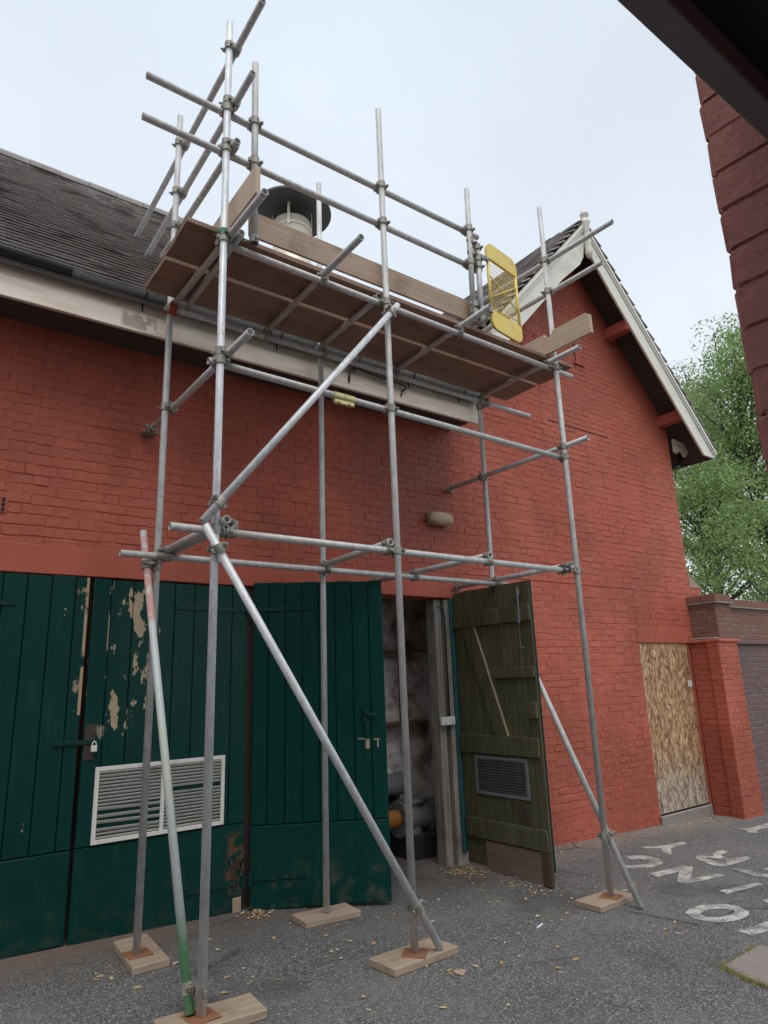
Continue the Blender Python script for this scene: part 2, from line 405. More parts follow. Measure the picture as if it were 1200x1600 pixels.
t = NT('dark_cowl'); MAT['cowl'] = t.done(t.mix(t.noise(7, 5), (0.05, 0.055, 0.065), (0.085, 0.09, 0.10)), 0.5, 0.2)
t = NT('dark_steel_beam')
t.bump(t.noise(45, 5), 0.3, 0.004)
MAT['beam'] = t.done(t.mix(t.noise(9, 6), (0.20, 0.205, 0.215), (0.32, 0.325, 0.335)), 0.7)
t = NT('near_black_soffit'); MAT['canopy_dark'] = t.done(t.mix(t.noise(5, 5), (0.022, 0.024, 0.03), (0.045, 0.047, 0.055)), 0.85)  # even near-black tone for the canopy underside
t = NT('whitewashed_interior')
c = t.mix(t.step(t.noise(5, 7), 0.4, 0.68), (0.82, 0.80, 0.75), (0.26, 0.23, 0.20))
t.bump(t.noise(12, 5), 0.6, 0.02)
MAT['whitewash'] = t.done(c, 0.9)
t = NT('white_plastic'); MAT['white'] = t.done(t.mix(t.noise(8, 3), (0.78, 0.77, 0.74), (0.70, 0.69, 0.66)), 0.45)
t = NT('cast_grey_iron'); MAT['iron'] = t.done(t.mix(t.noise(12, 5), (0.15, 0.155, 0.16), (0.25, 0.255, 0.26)), 0.5, 0.2)
t = NT('orange_pipe_paint'); MAT['orange'] = t.done(t.mix(t.noise(12, 4), (0.50, 0.24, 0.05), (0.40, 0.19, 0.05)), 0.5)
t = NT('dark_cavity'); MAT['dark'] = t.done(t.mix(t.noise(8, 3), (0.012, 0.012, 0.012), (0.03, 0.028, 0.026)), 0.9)

def m_leaf(name, a, b, trans=0.25):
    t = NT(name)
    c = t.mix(t.island(), a, b)
    m = t.done(c, 0.5)
    tr = t.n('ShaderNodeBsdfTranslucent')
    t.l(c, tr.inputs['Color'])
    ms = t.n('ShaderNodeMixShader')
    ms.inputs[0].default_value = trans
    out = t.t.nodes['Material Output']
    t.l(t.b.outputs[0], ms.inputs[1]); t.l(tr.outputs[0], ms.inputs[2]); t.l(ms.outputs[0], out.inputs[0])
    return m
MAT['leaf'] = m_leaf('birch_foliage', (0.15, 0.26, 0.075), (0.38, 0.50, 0.19), 0.5)
MAT['leaf2'] = m_leaf('pale_foliage', (0.22, 0.31, 0.13), (0.38, 0.47, 0.23), 0.45)
MAT['litter'] = m_leaf('dry_leaf', (0.46, 0.28, 0.10), (0.60, 0.50, 0.34), 0.1)
MAT['grass'] = m_leaf('mossy_grass', (0.20, 0.20, 0.06), (0.42, 0.38, 0.12), 0.2)
t = NT('tree_bark'); MAT['bark'] = t.done(t.mix(t.noise(9, 6), (0.035, 0.030, 0.026), (0.10, 0.088, 0.075)), 0.9)

# ------------------------------------------------------------------ builders
def prop(o, label=None, cat=None, group=None, kind=None):
    if label: o['label'] = label
    if cat: o['category'] = cat
    if group: o['group'] = group
    if kind: o['kind'] = kind
    return o

def attach(o, parent):
    if parent is not None:
        o.parent = parent
        o.matrix_parent_inverse = Matrix.Translation(-origin_of(parent))

def origin_of(o):
    v = Vector((0, 0, 0))
    while o is not None:
        if o.get('_rot') is None: v += o.location
        o = o.parent
        if o is not None and o.type != 'EMPTY': break
        break
    return v

def empty(name, loc=(0, 0, 0)):
    o = bpy.data.objects.new(name, None)
    o.empty_display_size = 0.2
    o.location = loc
    col.objects.link(o)
    return o

def link_mesh(name, me, m, parent=None, smooth=False):
    o = bpy.data.objects.new(name, me)
    if m is not None and len(me.materials) == 0: me.materials.append(MAT[m] if isinstance(m, str) else m)
    if smooth:
        me.polygons.foreach_set('use_smooth', [True] * len(me.polygons))
    col.objects.link(o)
    if parent is not None:
        o.parent = parent
        if parent.type == 'EMPTY': o.matrix_parent_inverse = Matrix.Translation(-Vector(parent.location))
    return o

def from_bm(name, bm, m, parent=None, smooth=False):
    me = bpy.data.meshes.new(name)
    bm.to_mesh(me)
    bm.free()
    return link_mesh(name, me, m, parent, smooth)

def raw(name, verts, faces, m, parent=None, smooth=False):
    me = bpy.data.meshes.new(name)
    me.from_pydata([tuple(v) for v in verts], [], faces)
    me.update()
    return link_mesh(name, me, m, parent, smooth)

def abox(bm, lo, hi, bev=0.0, mtx=None):
    lo, hi = Vector(lo), Vector(hi)
    c = (lo + hi) / 2
    s = hi - lo
    M = Matrix.Translation(c) @ Matrix.Diagonal((s.x, s.y, s.z, 1))
    g = bmesh.ops.create_cube(bm, size=1.0, matrix=M)
    vs = g['verts']
    if bev > 0:
        es = list({e for v in vs for e in v.link_edges})
        r = bmesh.ops.bevel(bm, geom=es, offset=bev, segments=1, affect='EDGES', profile=0.5)
        vs = list({v for f in r['faces'] for v in f.verts} | {v for v in vs if v.is_valid})
    if mtx is not None: bmesh.ops.transform(bm, matrix=mtx, verts=vs)
    return vs

def box(name, lo, hi, m, parent=None, bev=0.003, mtx=None):
    bm = bmesh.new()
    abox(bm, lo, hi, bev, mtx)
    return from_bm(name, bm, m, parent)

def frame_of(d):
    d = d.normalized()
    a = Vector((0, 0, 1)) if abs(d.z) < 0.9 else Vector((1, 0, 0))
    u = a.cross(d).normalized()
    return u, d.cross(u), d

def tube_geo(p0, p1, r=0.0242, ri=0.0202, n=16):
    p0, p1 = Vector(p0), Vector(p1)
    u, v, d = frame_of(p1 - p0)
    V, F = [], []
    for p, rr in ((p0, r), (p1, r), (p1, ri), (p0, ri)):
        for i in range(n):
            a = 2 * math.pi * i / n
            V.append(p + (u * math.cos(a) + v * math.sin(a)) * rr)
    for k in range(4):
        a, b = k * n, ((k + 1) % 4) * n
        for i in range(n):
            j = (i + 1) % n
            F.append((a + i, a + j, b + j, b + i))
    return V, F

def tube(name, p0, p1, m, parent, r=0.0242, n=16):
    V, F = tube_geo(p0, p1, r, r * 0.83, n)
    o = raw(name, V, F, m, parent)
    sm = [True] * n + [False] * n + [True] * n + [False] * n
    o.data.polygons.foreach_set('use_smooth', sm)
    return o

def cyl(bm, p0, p1, r, n=12, r2=None):
    p0, p1 = Vector(p0), Vector(p1)
    u, v, d = frame_of(p1 - p0)
    M = Matrix(((u.x, v.x, d.x, 0), (u.y, v.y, d.y, 0), (u.z, v.z, d.z, 0), (0, 0, 0, 1)))
    c = (p0 + p1) / 2
    g = bmesh.ops.create_cone(bm, cap_ends=True, segments=n, radius1=r, radius2=r if r2 is None else r2, depth=(p1 - p0).length, matrix=Matrix.Translation(c) @ M)
    return g['verts']

def pipe_path(name, pts, r, m, parent=None, n=8):
    V, F = [], []
    pts = [Vector(p) for p in pts]
    for i, p in enumerate(pts):
        d = (pts[min(i + 1, len(pts) - 1)] - pts[max(i - 1, 0)])
        u, v, _ = frame_of(d)
        for k in range(n):
            a = 2 * math.pi * k / n
            V.append(p + (u * math.cos(a) + v * math.sin(a)) * r)
    for i in range(len(pts) - 1):
        for k in range(n):
            j = (k + 1) % n
            F.append((i * n + k, i * n + j, (i + 1) * n + j, (i + 1) * n + k))
    F.append(tuple(range(n))[::-1])
    F.append(tuple((len(pts) - 1) * n + k for k in range(n)))
    return raw(name, V, F, m, parent, True)

def extrude_poly(name, pts, off, m, parent=None):
    """pts: planar 3D polygon; off: extrusion vector."""
    n = len(pts)
    off = Vector(off)
    V = [Vector(p) for p in pts] + [Vector(p) + off for p in pts]
    F = [tuple(range(n))[::-1], tuple(range(n, 2 * n))] + [(i, (i + 1) % n, n + (i + 1) % n, n + i) for i in range(n)]
    bm = bmesh.new()
    vs = [bm.verts.new(v) for v in V]
    for f in F: bm.faces.new([vs[i] for i in f])
    bmesh.ops.recalc_face_normals(bm, faces=bm.faces)
    bmesh.ops.triangulate(bm, faces=[f for f in bm.faces if len(f.verts) > 4])
    return from_bm(name, bm, m, parent)

def gz(x, y):
    return -0.0342 * max(-12.0, min(14.0, x)) + 0.0062 * max(-8.0, min(12.0, y))

CAMP = Vector((0, 0, 1.6))
def project(p):
    d = Vector(p) - CAMP
    zc = d.dot(cf)
    if zc <= 0.05: return None
    return 600 + 1041.65 * d.dot(cr) / zc, 800 - 1041.65 * d.dot(cu) / zc, zc

# --- bricks: flemish bond laid in spans; the largest in view are objects, the rest one mesh
BR_D, BR_P = 0.05, 0.006
def brick_verts(w, h, r, irr=0.0022, inset=0.0045):
    V = []
    for (n, k) in ((-BR_D, 0.0), (-0.0055, 0.0), (0.0, inset)):
        for (a, b) in ((-1, -1), (1, -1), (1, 1), (-1, 1)):
            V.append((a * (w / 2 - k) + r.uniform(-irr, irr), b * (h / 2 - k) + r.uniform(-irr, irr), n + (r.uniform(-irr, irr) * 0.6 if n > -0.01 else 0)))
    F = []
    for q in (0, 4):
        for i in range(4):
            j = (i + 1) % 4
            F.append((q + i, q + j, q + 4 + j, q + 4 + i))
    F.append((8, 9, 10, 11))
    return V, F

SHARED = {}
def lay_bricks(parent, O, U, N, v0, v1, spans, mat, course=0.075, joint=0.010, n_obj=300, want=None, bond='flemish', name='brick', tiltk=1.0, inset=0.0045, uoff=0.0, irr=0.0022, wob=0.003, shrink=0.0):
    O, U, N = Vector(O), Vector(U).normalized(), Vector(N).normalized()
    Vv = Vector((0, 0, 1))
    items = []
    nc = int(round((v1 - v0) / course))
    for ci in range(nc):
        vb = v0 + ci * course
        vm = vb + course / 2
        for (u0, u1) in spans(vm):
            shift = (0.1685 if ci % 2 else 0.0) + uoff
            if bond == 'stretcher': shift = (0.1125 if ci % 2 else 0.0) + uoff
            pitch = 0.225 if bond == 'stretcher' else 0.337
            k = math.floor((u0 - shift) / pitch) - 1
            u = k * pitch + shift
            seq = 0
            while u < u1:
                w = 0.225 if (bond == 'flemish' and seq % 2 == 0) or bond == 'stretcher' else 0.112
                a, b = max(u, u0), min(u + w, u1)
                jf = 0.62 + 0.75 * math.sin((a + b) * 0.9 + ci * 2.1) * math.sin((a + b) * 0.23 + ci * 0.17) + 0.6 * math.sin((a + b) * 0.35 - ci * 0.37 + 1.0)
                if b - a > 0.035 and not (course > 0.077 and rng.random() < 0.006):
                    items.append(((a + b) / 2, vm, b - a - joint * (jf + rng.uniform(-0.5, 0.7)) - shrink, course - joint * (jf + rng.uniform(-0.6, 0.7)) - shrink, ci))
                u += w
                seq += 1
    scored = []
    for i, (uc, vc, w, h, ci) in enumerate(items):
        p = O + U * uc + Vv * vc
        q = project(p)
        s = -1.0
        if q and -20 < q[0] < 1220 and -20 < q[1] < 1620 and (want is None or want(q[0], q[1])):
            d = (p - CAMP)
            s = w * h * abs(d.normalized().dot(N)) / d.length_squared
        scored.append(s)
    order = sorted(range(len(items)), key=lambda i: -scored[i])
    indiv = set(i for i in order[:n_obj] if scored[i] > 0)
    SV, SF = [], []
    R3 = Matrix((U, Vv, N)).transposed().to_4x4()
    for i, (uc, vc, w, h, ci) in enumerate(items):
        wave = wob * math.sin(uc * 1.7 + ci * 0.9) + rng.gauss(0, wob * 0.4)
        pos = O + U * uc + Vv * (vc + wave) + N * (rng.gauss(0, 0.0011) * max(tiltk, 0.3) - (0.003 if rng.random() < 0.012 else 0))
        rot = Matrix.Rotation(rng.gauss(0, 0.005 * tiltk), 4, 'Z')
        tilt = Matrix.Rotation(rng.gauss(0, 0.005 * tiltk), 4, 'Y')
        M = Matrix.Translation(pos) @ R3 @ rot @ tilt
        if i in indiv:
            key = (name, mat, round(w, 2), rng.randrange(4))
            if key not in SHARED:
                V, F = brick_verts(round(w, 2), course - joint * 0.8 - shrink, rng, irr, inset)
                me = bpy.data.meshes.new(name)
                me.from_pydata(V, [], F)
                me.materials.append(MAT[mat])
                SHARED[key] = me
            o = bpy.data.objects.new(name, SHARED[key])
            o.matrix_world = M @ Matrix.Diagonal((w / round(w, 2), 1, 1, 1))
            col.objects.link(o)
            o.parent = parent
        else:
            V, F = brick_verts(w, h, rng, irr, inset)
            b = len(SV)
            SV.extend([M @ Vector(v) for v in V])
            SF.extend([tuple(b + j for j in f) for f in F])
    if SV:
        o = raw(name + 'work', SV, SF, mat, parent)
        o['kind'] = 'stuff'

# ------------------------------------------------------------------ ground
xs = [-300, -100, -40, -12, -6, -3, 0, 3, 6, 9, 14, 20, 40, 100, 300]
ys = [-300, -100, -40, -8, -4, -1, 2, 4, 6, 9, 12, 20, 40, 100, 300]
GV = [(x, y, gz(x, y)) for y in ys for x in xs]
nx = len(xs)
GF = [(j * nx + i, j * nx + i + 1, (j + 1) * nx + i + 1, (j + 1) * nx + i) for j in range(len(ys) - 1) for i in range(nx - 1)]
ground = raw('ground', GV, GF, 'asphalt')
prop(ground, kind='structure')

def flat_poly(name, pts, hole, m, parent, dz):
    bm = bmesh.new()
    def ring(ps):
        vs = [bm.verts.new((x, y, gz(x, y) + dz)) for x, y in ps]
        return [bm.edges.new((vs[i], vs[(i + 1) % len(vs)])) for i in range(len(vs))]
    es = ring(pts)
    if hole: es += ring(hole)
    bmesh.ops.triangle_fill(bm, use_beauty=True, use_dissolve=False, edges=es)
    for f in bm.faces:
        if f.normal.z < 0: f.normal_flip()
    return from_bm(name, bm, m, parent)

LET = [
 ([(6.815,4.724),(6.778,4.641),(6.908,4.544),(6.743,4.421),(6.739,4.322),(6.991,4.482),(7.356,4.507),(7.407,4.602),(7.101,4.599),(6.914,4.664)], None),
 ([(6.295,4.556),(6.401,4.529),(6.477,4.452),(6.481,4.318),(6.393,4.197),(6.264,4.143),(6.066,4.146),(5.945,4.196),(5.853,4.305),(5.946,4.369),(6.019,4.285),(6.163,4.248),(6.288,4.276),(6.34,4.329),(6.313,4.4),(6.209,4.427)], None),
 ([(5.887,4.031),(5.842,3.916),(6.167,3.902),(5.844,3.728),(5.825,3.632),(6.353,3.576),(6.384,3.648),(6.033,3.712),(6.419,3.91),(6.42,3.996)], None),
 ([(6.86,4.132),(6.948,4.132),(7.006,4.023),(7.125,4.1),(7.316,4.13),(7.337,4.044),(7.221,4.028),(7.086,3.995),(7.022,3.869),(7.272,3.823),(7.234,3.754),(7.038,3.744),(6.682,3.741),(6.644,3.828),(6.698,3.968),(6.764,4.074)], [(6.837,4.032),(6.93,3.982),(6.943,3.877),(6.846,3.814),(6.808,3.867)]),
 ([(5.86,3.365),(5.82,3.272),(6.348,3.231),(6.361,3.293)], None),
 ([(6.643,3.657),(6.72,3.656),(6.717,3.518),(6.71,3.362),(6.71,3.298),(6.583,3.241),(6.589,3.306),(6.578,3.407)], None),
 ([(8.616,4.711),(8.701,4.522),(9.123,4.547),(9.268,4.54),(9.245,4.455),(8.98,4.407),(8.719,4.415),(8.542,4.302),(8.501,4.396),(8.624,4.514)], None),
 ([(5.077,3.207),(5.214,3.252),(5.347,3.248),(5.454,3.208),(5.538,3.145),(5.56,3.051),(5.499,2.947),(5.434,2.906),(5.32,2.886),(5.187,2.9),(5.071,2.946),(5.017,3.026),(5.018,3.111)], [(5.148,3.137),(5.271,3.147),(5.386,3.113),(5.44,3.047),(5.422,3.005),(5.324,2.987),(5.188,3.008),(5.124,3.066)]),
 ([(5.006,2.778),(4.985,2.667),(5.265,2.647),(5.422,2.659),(5.435,2.749)], None),
 ([(5.869,3.026),(5.812,2.921),(5.972,2.9),(6.012,2.993)], None),
 ([(6.871,3.486),(6.889,3.389),(7.055,3.377),(7.044,3.471)], None)]
for pts, hole in LET:
    flat_poly('painted_letter', pts, hole, 'road_paint', ground, 0.004)
slab_pts = [(4.315, 2.516), (4.817, 2.544), (4.95, 2.30), (4.60, 2.0), (4.30, 2.02), (4.223, 2.216), (4.247, 2.365)]
o = extrude_poly('concrete_slab', [(x, y, gz(x, y) - 0.05) for x, y in slab_pts], (0, 0, 0.062), 'slab', ground)

# ------------------------------------------------------------------ the painted brick building
YW = 5.29
building = prop(empty('brick_building', (4.5, 7.0, -0.15)), 'red painted brick outbuilding with gable, tiled roof and green plank doors', 'building')
AX, AZ, TP = 7.38, 7.95, 1.085           # gable apex and pitch
YJ = YW + 0.0048

def wall_mesh():
    bm = bmesh.new()
    T = 0.22
    rects = [(-2.6, -0.12, -0.4, 2.44), (4.86, 8.12, -0.5, 2.44), (9.31, 9.9, -0.5, 2.0), (-2.6, 8.12, 2.44, 2.66), (8.12, 9.9, 2.0, 2.66),
             (-2.6, 9.9, 2.66, 2.82), (-2.6, 9.6, 2.82, 4.6)]
    for (a, b, c, d) in rects: abox(bm, (a, YJ, c), (b, YJ + T, d))
    poly = [(5.07, 4.6), (9.6, 4.6), (9.6, 5.42), (AX, 7.83), (5.07, 5.33)]
    f = [bm.verts.new((x, YJ, z)) for x, z in poly]
    g = [bm.verts.new((x, YJ + T, z)) for x, z in poly]
    bm.faces.new(f); bm.faces.new(g[::-1])
    for i in range(5): bm.faces.new((f[i], g[i], g[(i + 1) % 5], f[(i + 1) % 5]))
    # side and rear walls that close the rooms
    abox(bm, (9.38, YJ + T, -0.5), (9.6, 10.2, 5.3)); abox(bm, (-2.6, 10.2, -0.5), (9.6, 10.42, 5.0)); abox(bm, (-2.6, YJ + T, -0.4), (-2.38, 10.2, 4.6))
    bmesh.ops.recalc_face_normals(bm, faces=bm.faces)
    return bm
wall = from_bm('wall', wall_mesh(), 'red', building)

def wall_spans(z):
    if z < 2.0: return [(-2.6, -0.12), (4.86, 8.12)]
    if z < 2.20: return [(-2.6, -0.12), (4.86, 8.12), (9.31, 9.9)]
    if z < 2.44: return [(-2.6, -0.12), (4.86, 9.9)]
    if z < 2.66: return [(5.02, 9.9)]
    if z < 2.82: return [(-2.6, 9.9)]
    if z < 4.38: return [(-2.6, 9.6)]
    if z < 4.6: return [(4.94, 9.6)]
    h = (AZ - 0.16 - z) / TP
    return [(max(5.07, AX - h), min(9.6, AX + h))] if h > 0.1 else []
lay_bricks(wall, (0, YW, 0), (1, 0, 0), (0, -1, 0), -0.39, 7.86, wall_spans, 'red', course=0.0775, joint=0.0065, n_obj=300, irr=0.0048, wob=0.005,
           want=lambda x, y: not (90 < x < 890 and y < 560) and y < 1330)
# weathered shoulder where the wall steps in
extrude_poly('brick_shoulder', [(9.603, 5.288, 2.825), (9.905, 5.288, 2.825), (9.603, 5.288, 3.03)], (0, 0.2, 0), 'toe_x', building)
# broad smooth lintel over the doors and a narrow one over the boarded door
box('lintel', (-2.6, YW - 0.012, 2.443), (5.02, YJ + 0.05, 2.655), 'render_red', building, 0.004)
box('lintel', (8.10, YW - 0.008, 2.003), (9.33, YJ + 0.05, 2.20), 'render_red', building, 0.004)
box('string_crack', (5.02, YW - 0.006, 2.722), (8.15, YW + 0.02, 2.738), 'render_red', building, 0.003)
box('string_crack', (8.135, YW - 0.006, 2.20), (8.15, YW + 0.02, 2.722), 'render_red', building, 0.003)
box('wall_crack', (6.70, YW - 0.0045, 4.882), (7.98, YW + 0.02, 4.893), 'dark', building, 0.002, Matrix.Translation((0, 0, 0)))
# slit window in the gable
slit = extrude_poly('slit_window', [(7.43, YW - 0.004, 5.92), (7.57, YW - 0.004, 5.92), (7.57, YW - 0.004, 6.52), (7.54, YW - 0.004, 6.60), (7.50, YW - 0.004, 6.63), (7.46, YW - 0.004, 6.60), (7.43, YW - 0.004, 6.52)], (0, 0.03, 0), 'render_red', building)
box('slit_edge', (7.428, YW - 0.0075, 5.925), (7.445, YW + 0.01, 6.54), 'dark', slit, 0.001)
box('slit_edge', (7.46, YW - 0.0075, 6.56), (7.54, YW + 0.01, 6.61), 'dark', slit, 0.001)
box('sill', (7.39, YW - 0.03, 5.885), (7.61, YW + 0.02, 5.92), 'render_red', building, 0.004)
# air brick at the left
vent = box('air_brick', (0.36, YW - 0.008, 2.86), (0.585, YW + 0.02, 2.985), 'render_red', building, 0.003)
for i in range(6):
    for j in range(3):
        box('vent_hole', (0.372 + i * 0.035, YW - 0.0105, 2.870 + j * 0.037), (0.395 + i * 0.035, YW - 0.004, 2.898 + j * 0.037), 'dark', vent, 0)

# ---- eaves of the long range
def sweep_x(name, prof, x0, x1, m, parent, closed=True):
    n = len(prof)
    V = [(x0, y, z) for y, z in prof] + [(x1, y, z) for y, z in prof]
    rg = range(n) if closed else range(n - 1)
    F = [(i, (i + 1) % n, n + (i + 1) % n, n + i) for i in rg]
    if closed: F += [tuple(range(n))[::-1], tuple(range(n, 2 * n))]
    bm = bmesh.new()
    vs = [bm.verts.new(v) for v in V]
    for f in F: bm.faces.new([vs[i] for i in f])
    bmesh.ops.recalc_face_normals(bm, faces=bm.faces)
    return from_bm(name, bm, m, parent)

fascia = sweep_x('fascia', [(4.845, 4.308), (4.845, 4.328), (4.858, 4.333), (4.858, 4.475), (4.870, 4.485), (4.870, 4.62), (4.90, 4.62), (4.90, 4.33), (4.88, 4.308)], -2.6, 4.955, 'cream', building)
sweep_x('soffit_board', [(4.901, 4.37), (5.284, 4.37), (5.284, 4.39), (4.901, 4.39)], -2.6, 4.94, 'soffit', building)
def gutter(x0, x1, yc, zc, r, m):
    prof = []
    for k in range(11):
        a = math.pi + math.pi * k / 10
        prof.append((yc + r * math.cos(a), zc + r * math.sin(a)))
    for k in range(10, -1, -1):
        a = math.pi + math.pi * k / 10
        prof.append((yc + (r - 0.005) * math.cos(a), zc + (r - 0.005) * math.sin(a)))
    return sweep_x('gutter', prof, x0, x1, m, building)
g1 = gutter(0.745, 4.94, 4.806, 4.632, 0.050, 'gutter')
g2 = gutter(-2.6, 0.78, 4.806, 4.628, 0.054, 'black')
for xx in (-1.2, 0.1, 1.32, 2.5, 3.33, 4.0, 4.7):
    pts = [(xx, 4.872, 4.50)] + [(xx, 4.806 + 0.057 * math.cos(math.pi * (1 - k / 8)), 4.632 - 0.057 * math.sin(math.pi * k / 8)) for k in range(8, -1, -1)]
    pipe_path('gutter_bracket', pts, 0.007, 'black', g1, 6)
k_ = 4.858 / 4.97
pipe_path('cable_bracket', [(x * k_, 4.858 + (y - 4.972) * 0.6, 1.6 + (z - 1.6) * k_) for x, y, z in [(3.335, 4.972, 4.44), (3.335, 4.955, 4.50), (3.335, 4.93, 4.555), (3.37, 4.91, 4.585), (3.43, 4.905, 4.60), (3.66, 4.905, 4.575), (3.95, 4.905, 4.565), (4.02, 4.91, 4.555), (4.02, 4.93, 4.53), (3.985, 4.96, 4.505), (3.975, 4.972, 4.45)]], 0.010, 'black', fascia, 8)

# ---- roofs: plain tiles with real thickness
def slope_tiles(roof, E0, A, S, Nn, length, slopelen, gauge=0.1, tw=0.168, n_obj=0, want=None, jag=0.002):
    E0, A, S, Nn = Vector(E0), Vector(A).normalized(), Vector(S).normalized(), Vector(Nn).normalized()
    rows = int(slopelen / gauge)
    cols = int(length / tw) + 1
    tl = 0.20
    def geo(w):
        t = 0.014
        base = [(-w / 2, 0), (w / 2, 0), (w / 2, tl), (-w / 2, tl)]
        up = 0.044
        V = []
        for (a, s) in base:
            n = up * (1 - s / tl) + 0.002
            V.append((a, s, n - t)); 
        for (a, s) in base:
            n = up * (1 - s / tl) + 0.002
            V.append((a, s, n))
        F = [(4, 5, 6, 7), (0, 1, 5, 4), (1, 2, 6, 5), (3, 0, 4, 7), (3, 2, 1, 0)]
        return V, F
    items = []
    for i in range(rows):
        for j in range(cols + 1):
            a = j * tw + (0 if i % 2 else tw / 2)
            if a > length: continue
            items.append((a, i * gauge))
    sc = []
    for (a, s) in items:
        p = E0 + A * a + S * s
        q = project(p)
        sc.append(1 / q[2] if q and 0 < q[0] < 1200 and 0 < q[1] < 1600 and (want is None or want(q[0], q[1])) else -1)
    order = sorted(range(len(items)), key=lambda i: -sc[i])
    ind = set(i for i in order[:n_obj] if sc[i] > 0)
    R3 = Matrix((A, S, Nn)).transposed().to_4x4()
    SV, SF = [], []
    GV_, GF_ = geo(tw - 0.004)
    for k, (a, s) in enumerate(items):
        M = Matrix.Translation(E0 + A * a + S * (s + rng.gauss(0, jag)) + Nn * rng.gauss(0, 0.0009)) @ R3 @ Matrix.Rotation(rng.gauss(0, 0.005), 4, 'Z') @ Matrix.Rotation(rng.gauss(0, 0.004), 4, 'Y')
        if k in ind:
            if 'tile' not in SHARED:
                me = bpy.data.meshes.new('roof_tile'); me.from_pydata(GV_, [], GF_); me.materials.append(MAT['tile']); SHARED['tile'] = me
            o = bpy.data.objects.new('roof_tile', SHARED['tile'])
            o.matrix_world = M
            col.objects.link(o); o.parent = roof
        else:
            b = len(SV)
            SV.extend([M @ Vector(v) for v in GV_]); SF.extend([tuple(b + q for q in f) for f in GF_])
    if SV:
        o = raw('tile_courses', SV, SF, 'tile', roof); o['kind'] = 'stuff'

MT = 1.05
ang = math.atan(MT)
RE = Vector((0, 4.80, 4.60))              # eave line
RL = 4.05
S1 = Vector((0, math.cos(ang), math.sin(ang))); N1 = Vector((0, -math.sin(ang), math.cos(ang)))
ridge1 = RE + S1 * RL
roof = extrude_poly('roof', [(-2.6, RE.y, RE.z - 0.01), (4.96, RE.y, RE.z - 0.01), (4.96, YW, RE.z - 0.01 + (YW - RE.y) * MT), (6.2, YW + 0.3, RE.z - 0.01 + (YW + 0.3 - RE.y) * MT), (6.2, ridge1.y, ridge1.z - 0.01), (-2.6, ridge1.y, ridge1.z - 0.01)], (0, 0, -0.06), 'soffit', building)
extrude_poly('rear_roof', [(-2.6, ridge1.y + 0.002, ridge1.z - 0.01), (6.2, ridge1.y + 0.002, ridge1.z - 0.01), (6.2, 10.6, 4.6), (-2.6, 10.6, 4.6)], (0, 0, -0.06), 'tile', building)
slope_tiles(roof, (-2.5, RE.y - 0.02, RE.z), (1, 0, 0), S1, N1, 7.38, RL, n_obj=300, want=lambda x, y: x < 270)
for k in range(24):
    a0 = -2.2 + k * 0.32
    prof = [(ridge1.y + 0.13 * math.cos(q), ridge1.z - 0.035 + 0.13 * math.sin(q)) for q in [math.pi * i / 8 for i in range(9)]]
    prof += [(ridge1.y + 0.11 * math.cos(q), ridge1.z - 0.035 + 0.11 * math.sin(q)) for q in [math.pi * (8 - i) / 8 for i in range(9)]]
    sweep_x('ridge_tile', [(y, z + 0.004 * (k % 2)) for y, z in prof], a0, a0 + 0.315, 'ridge', roof)

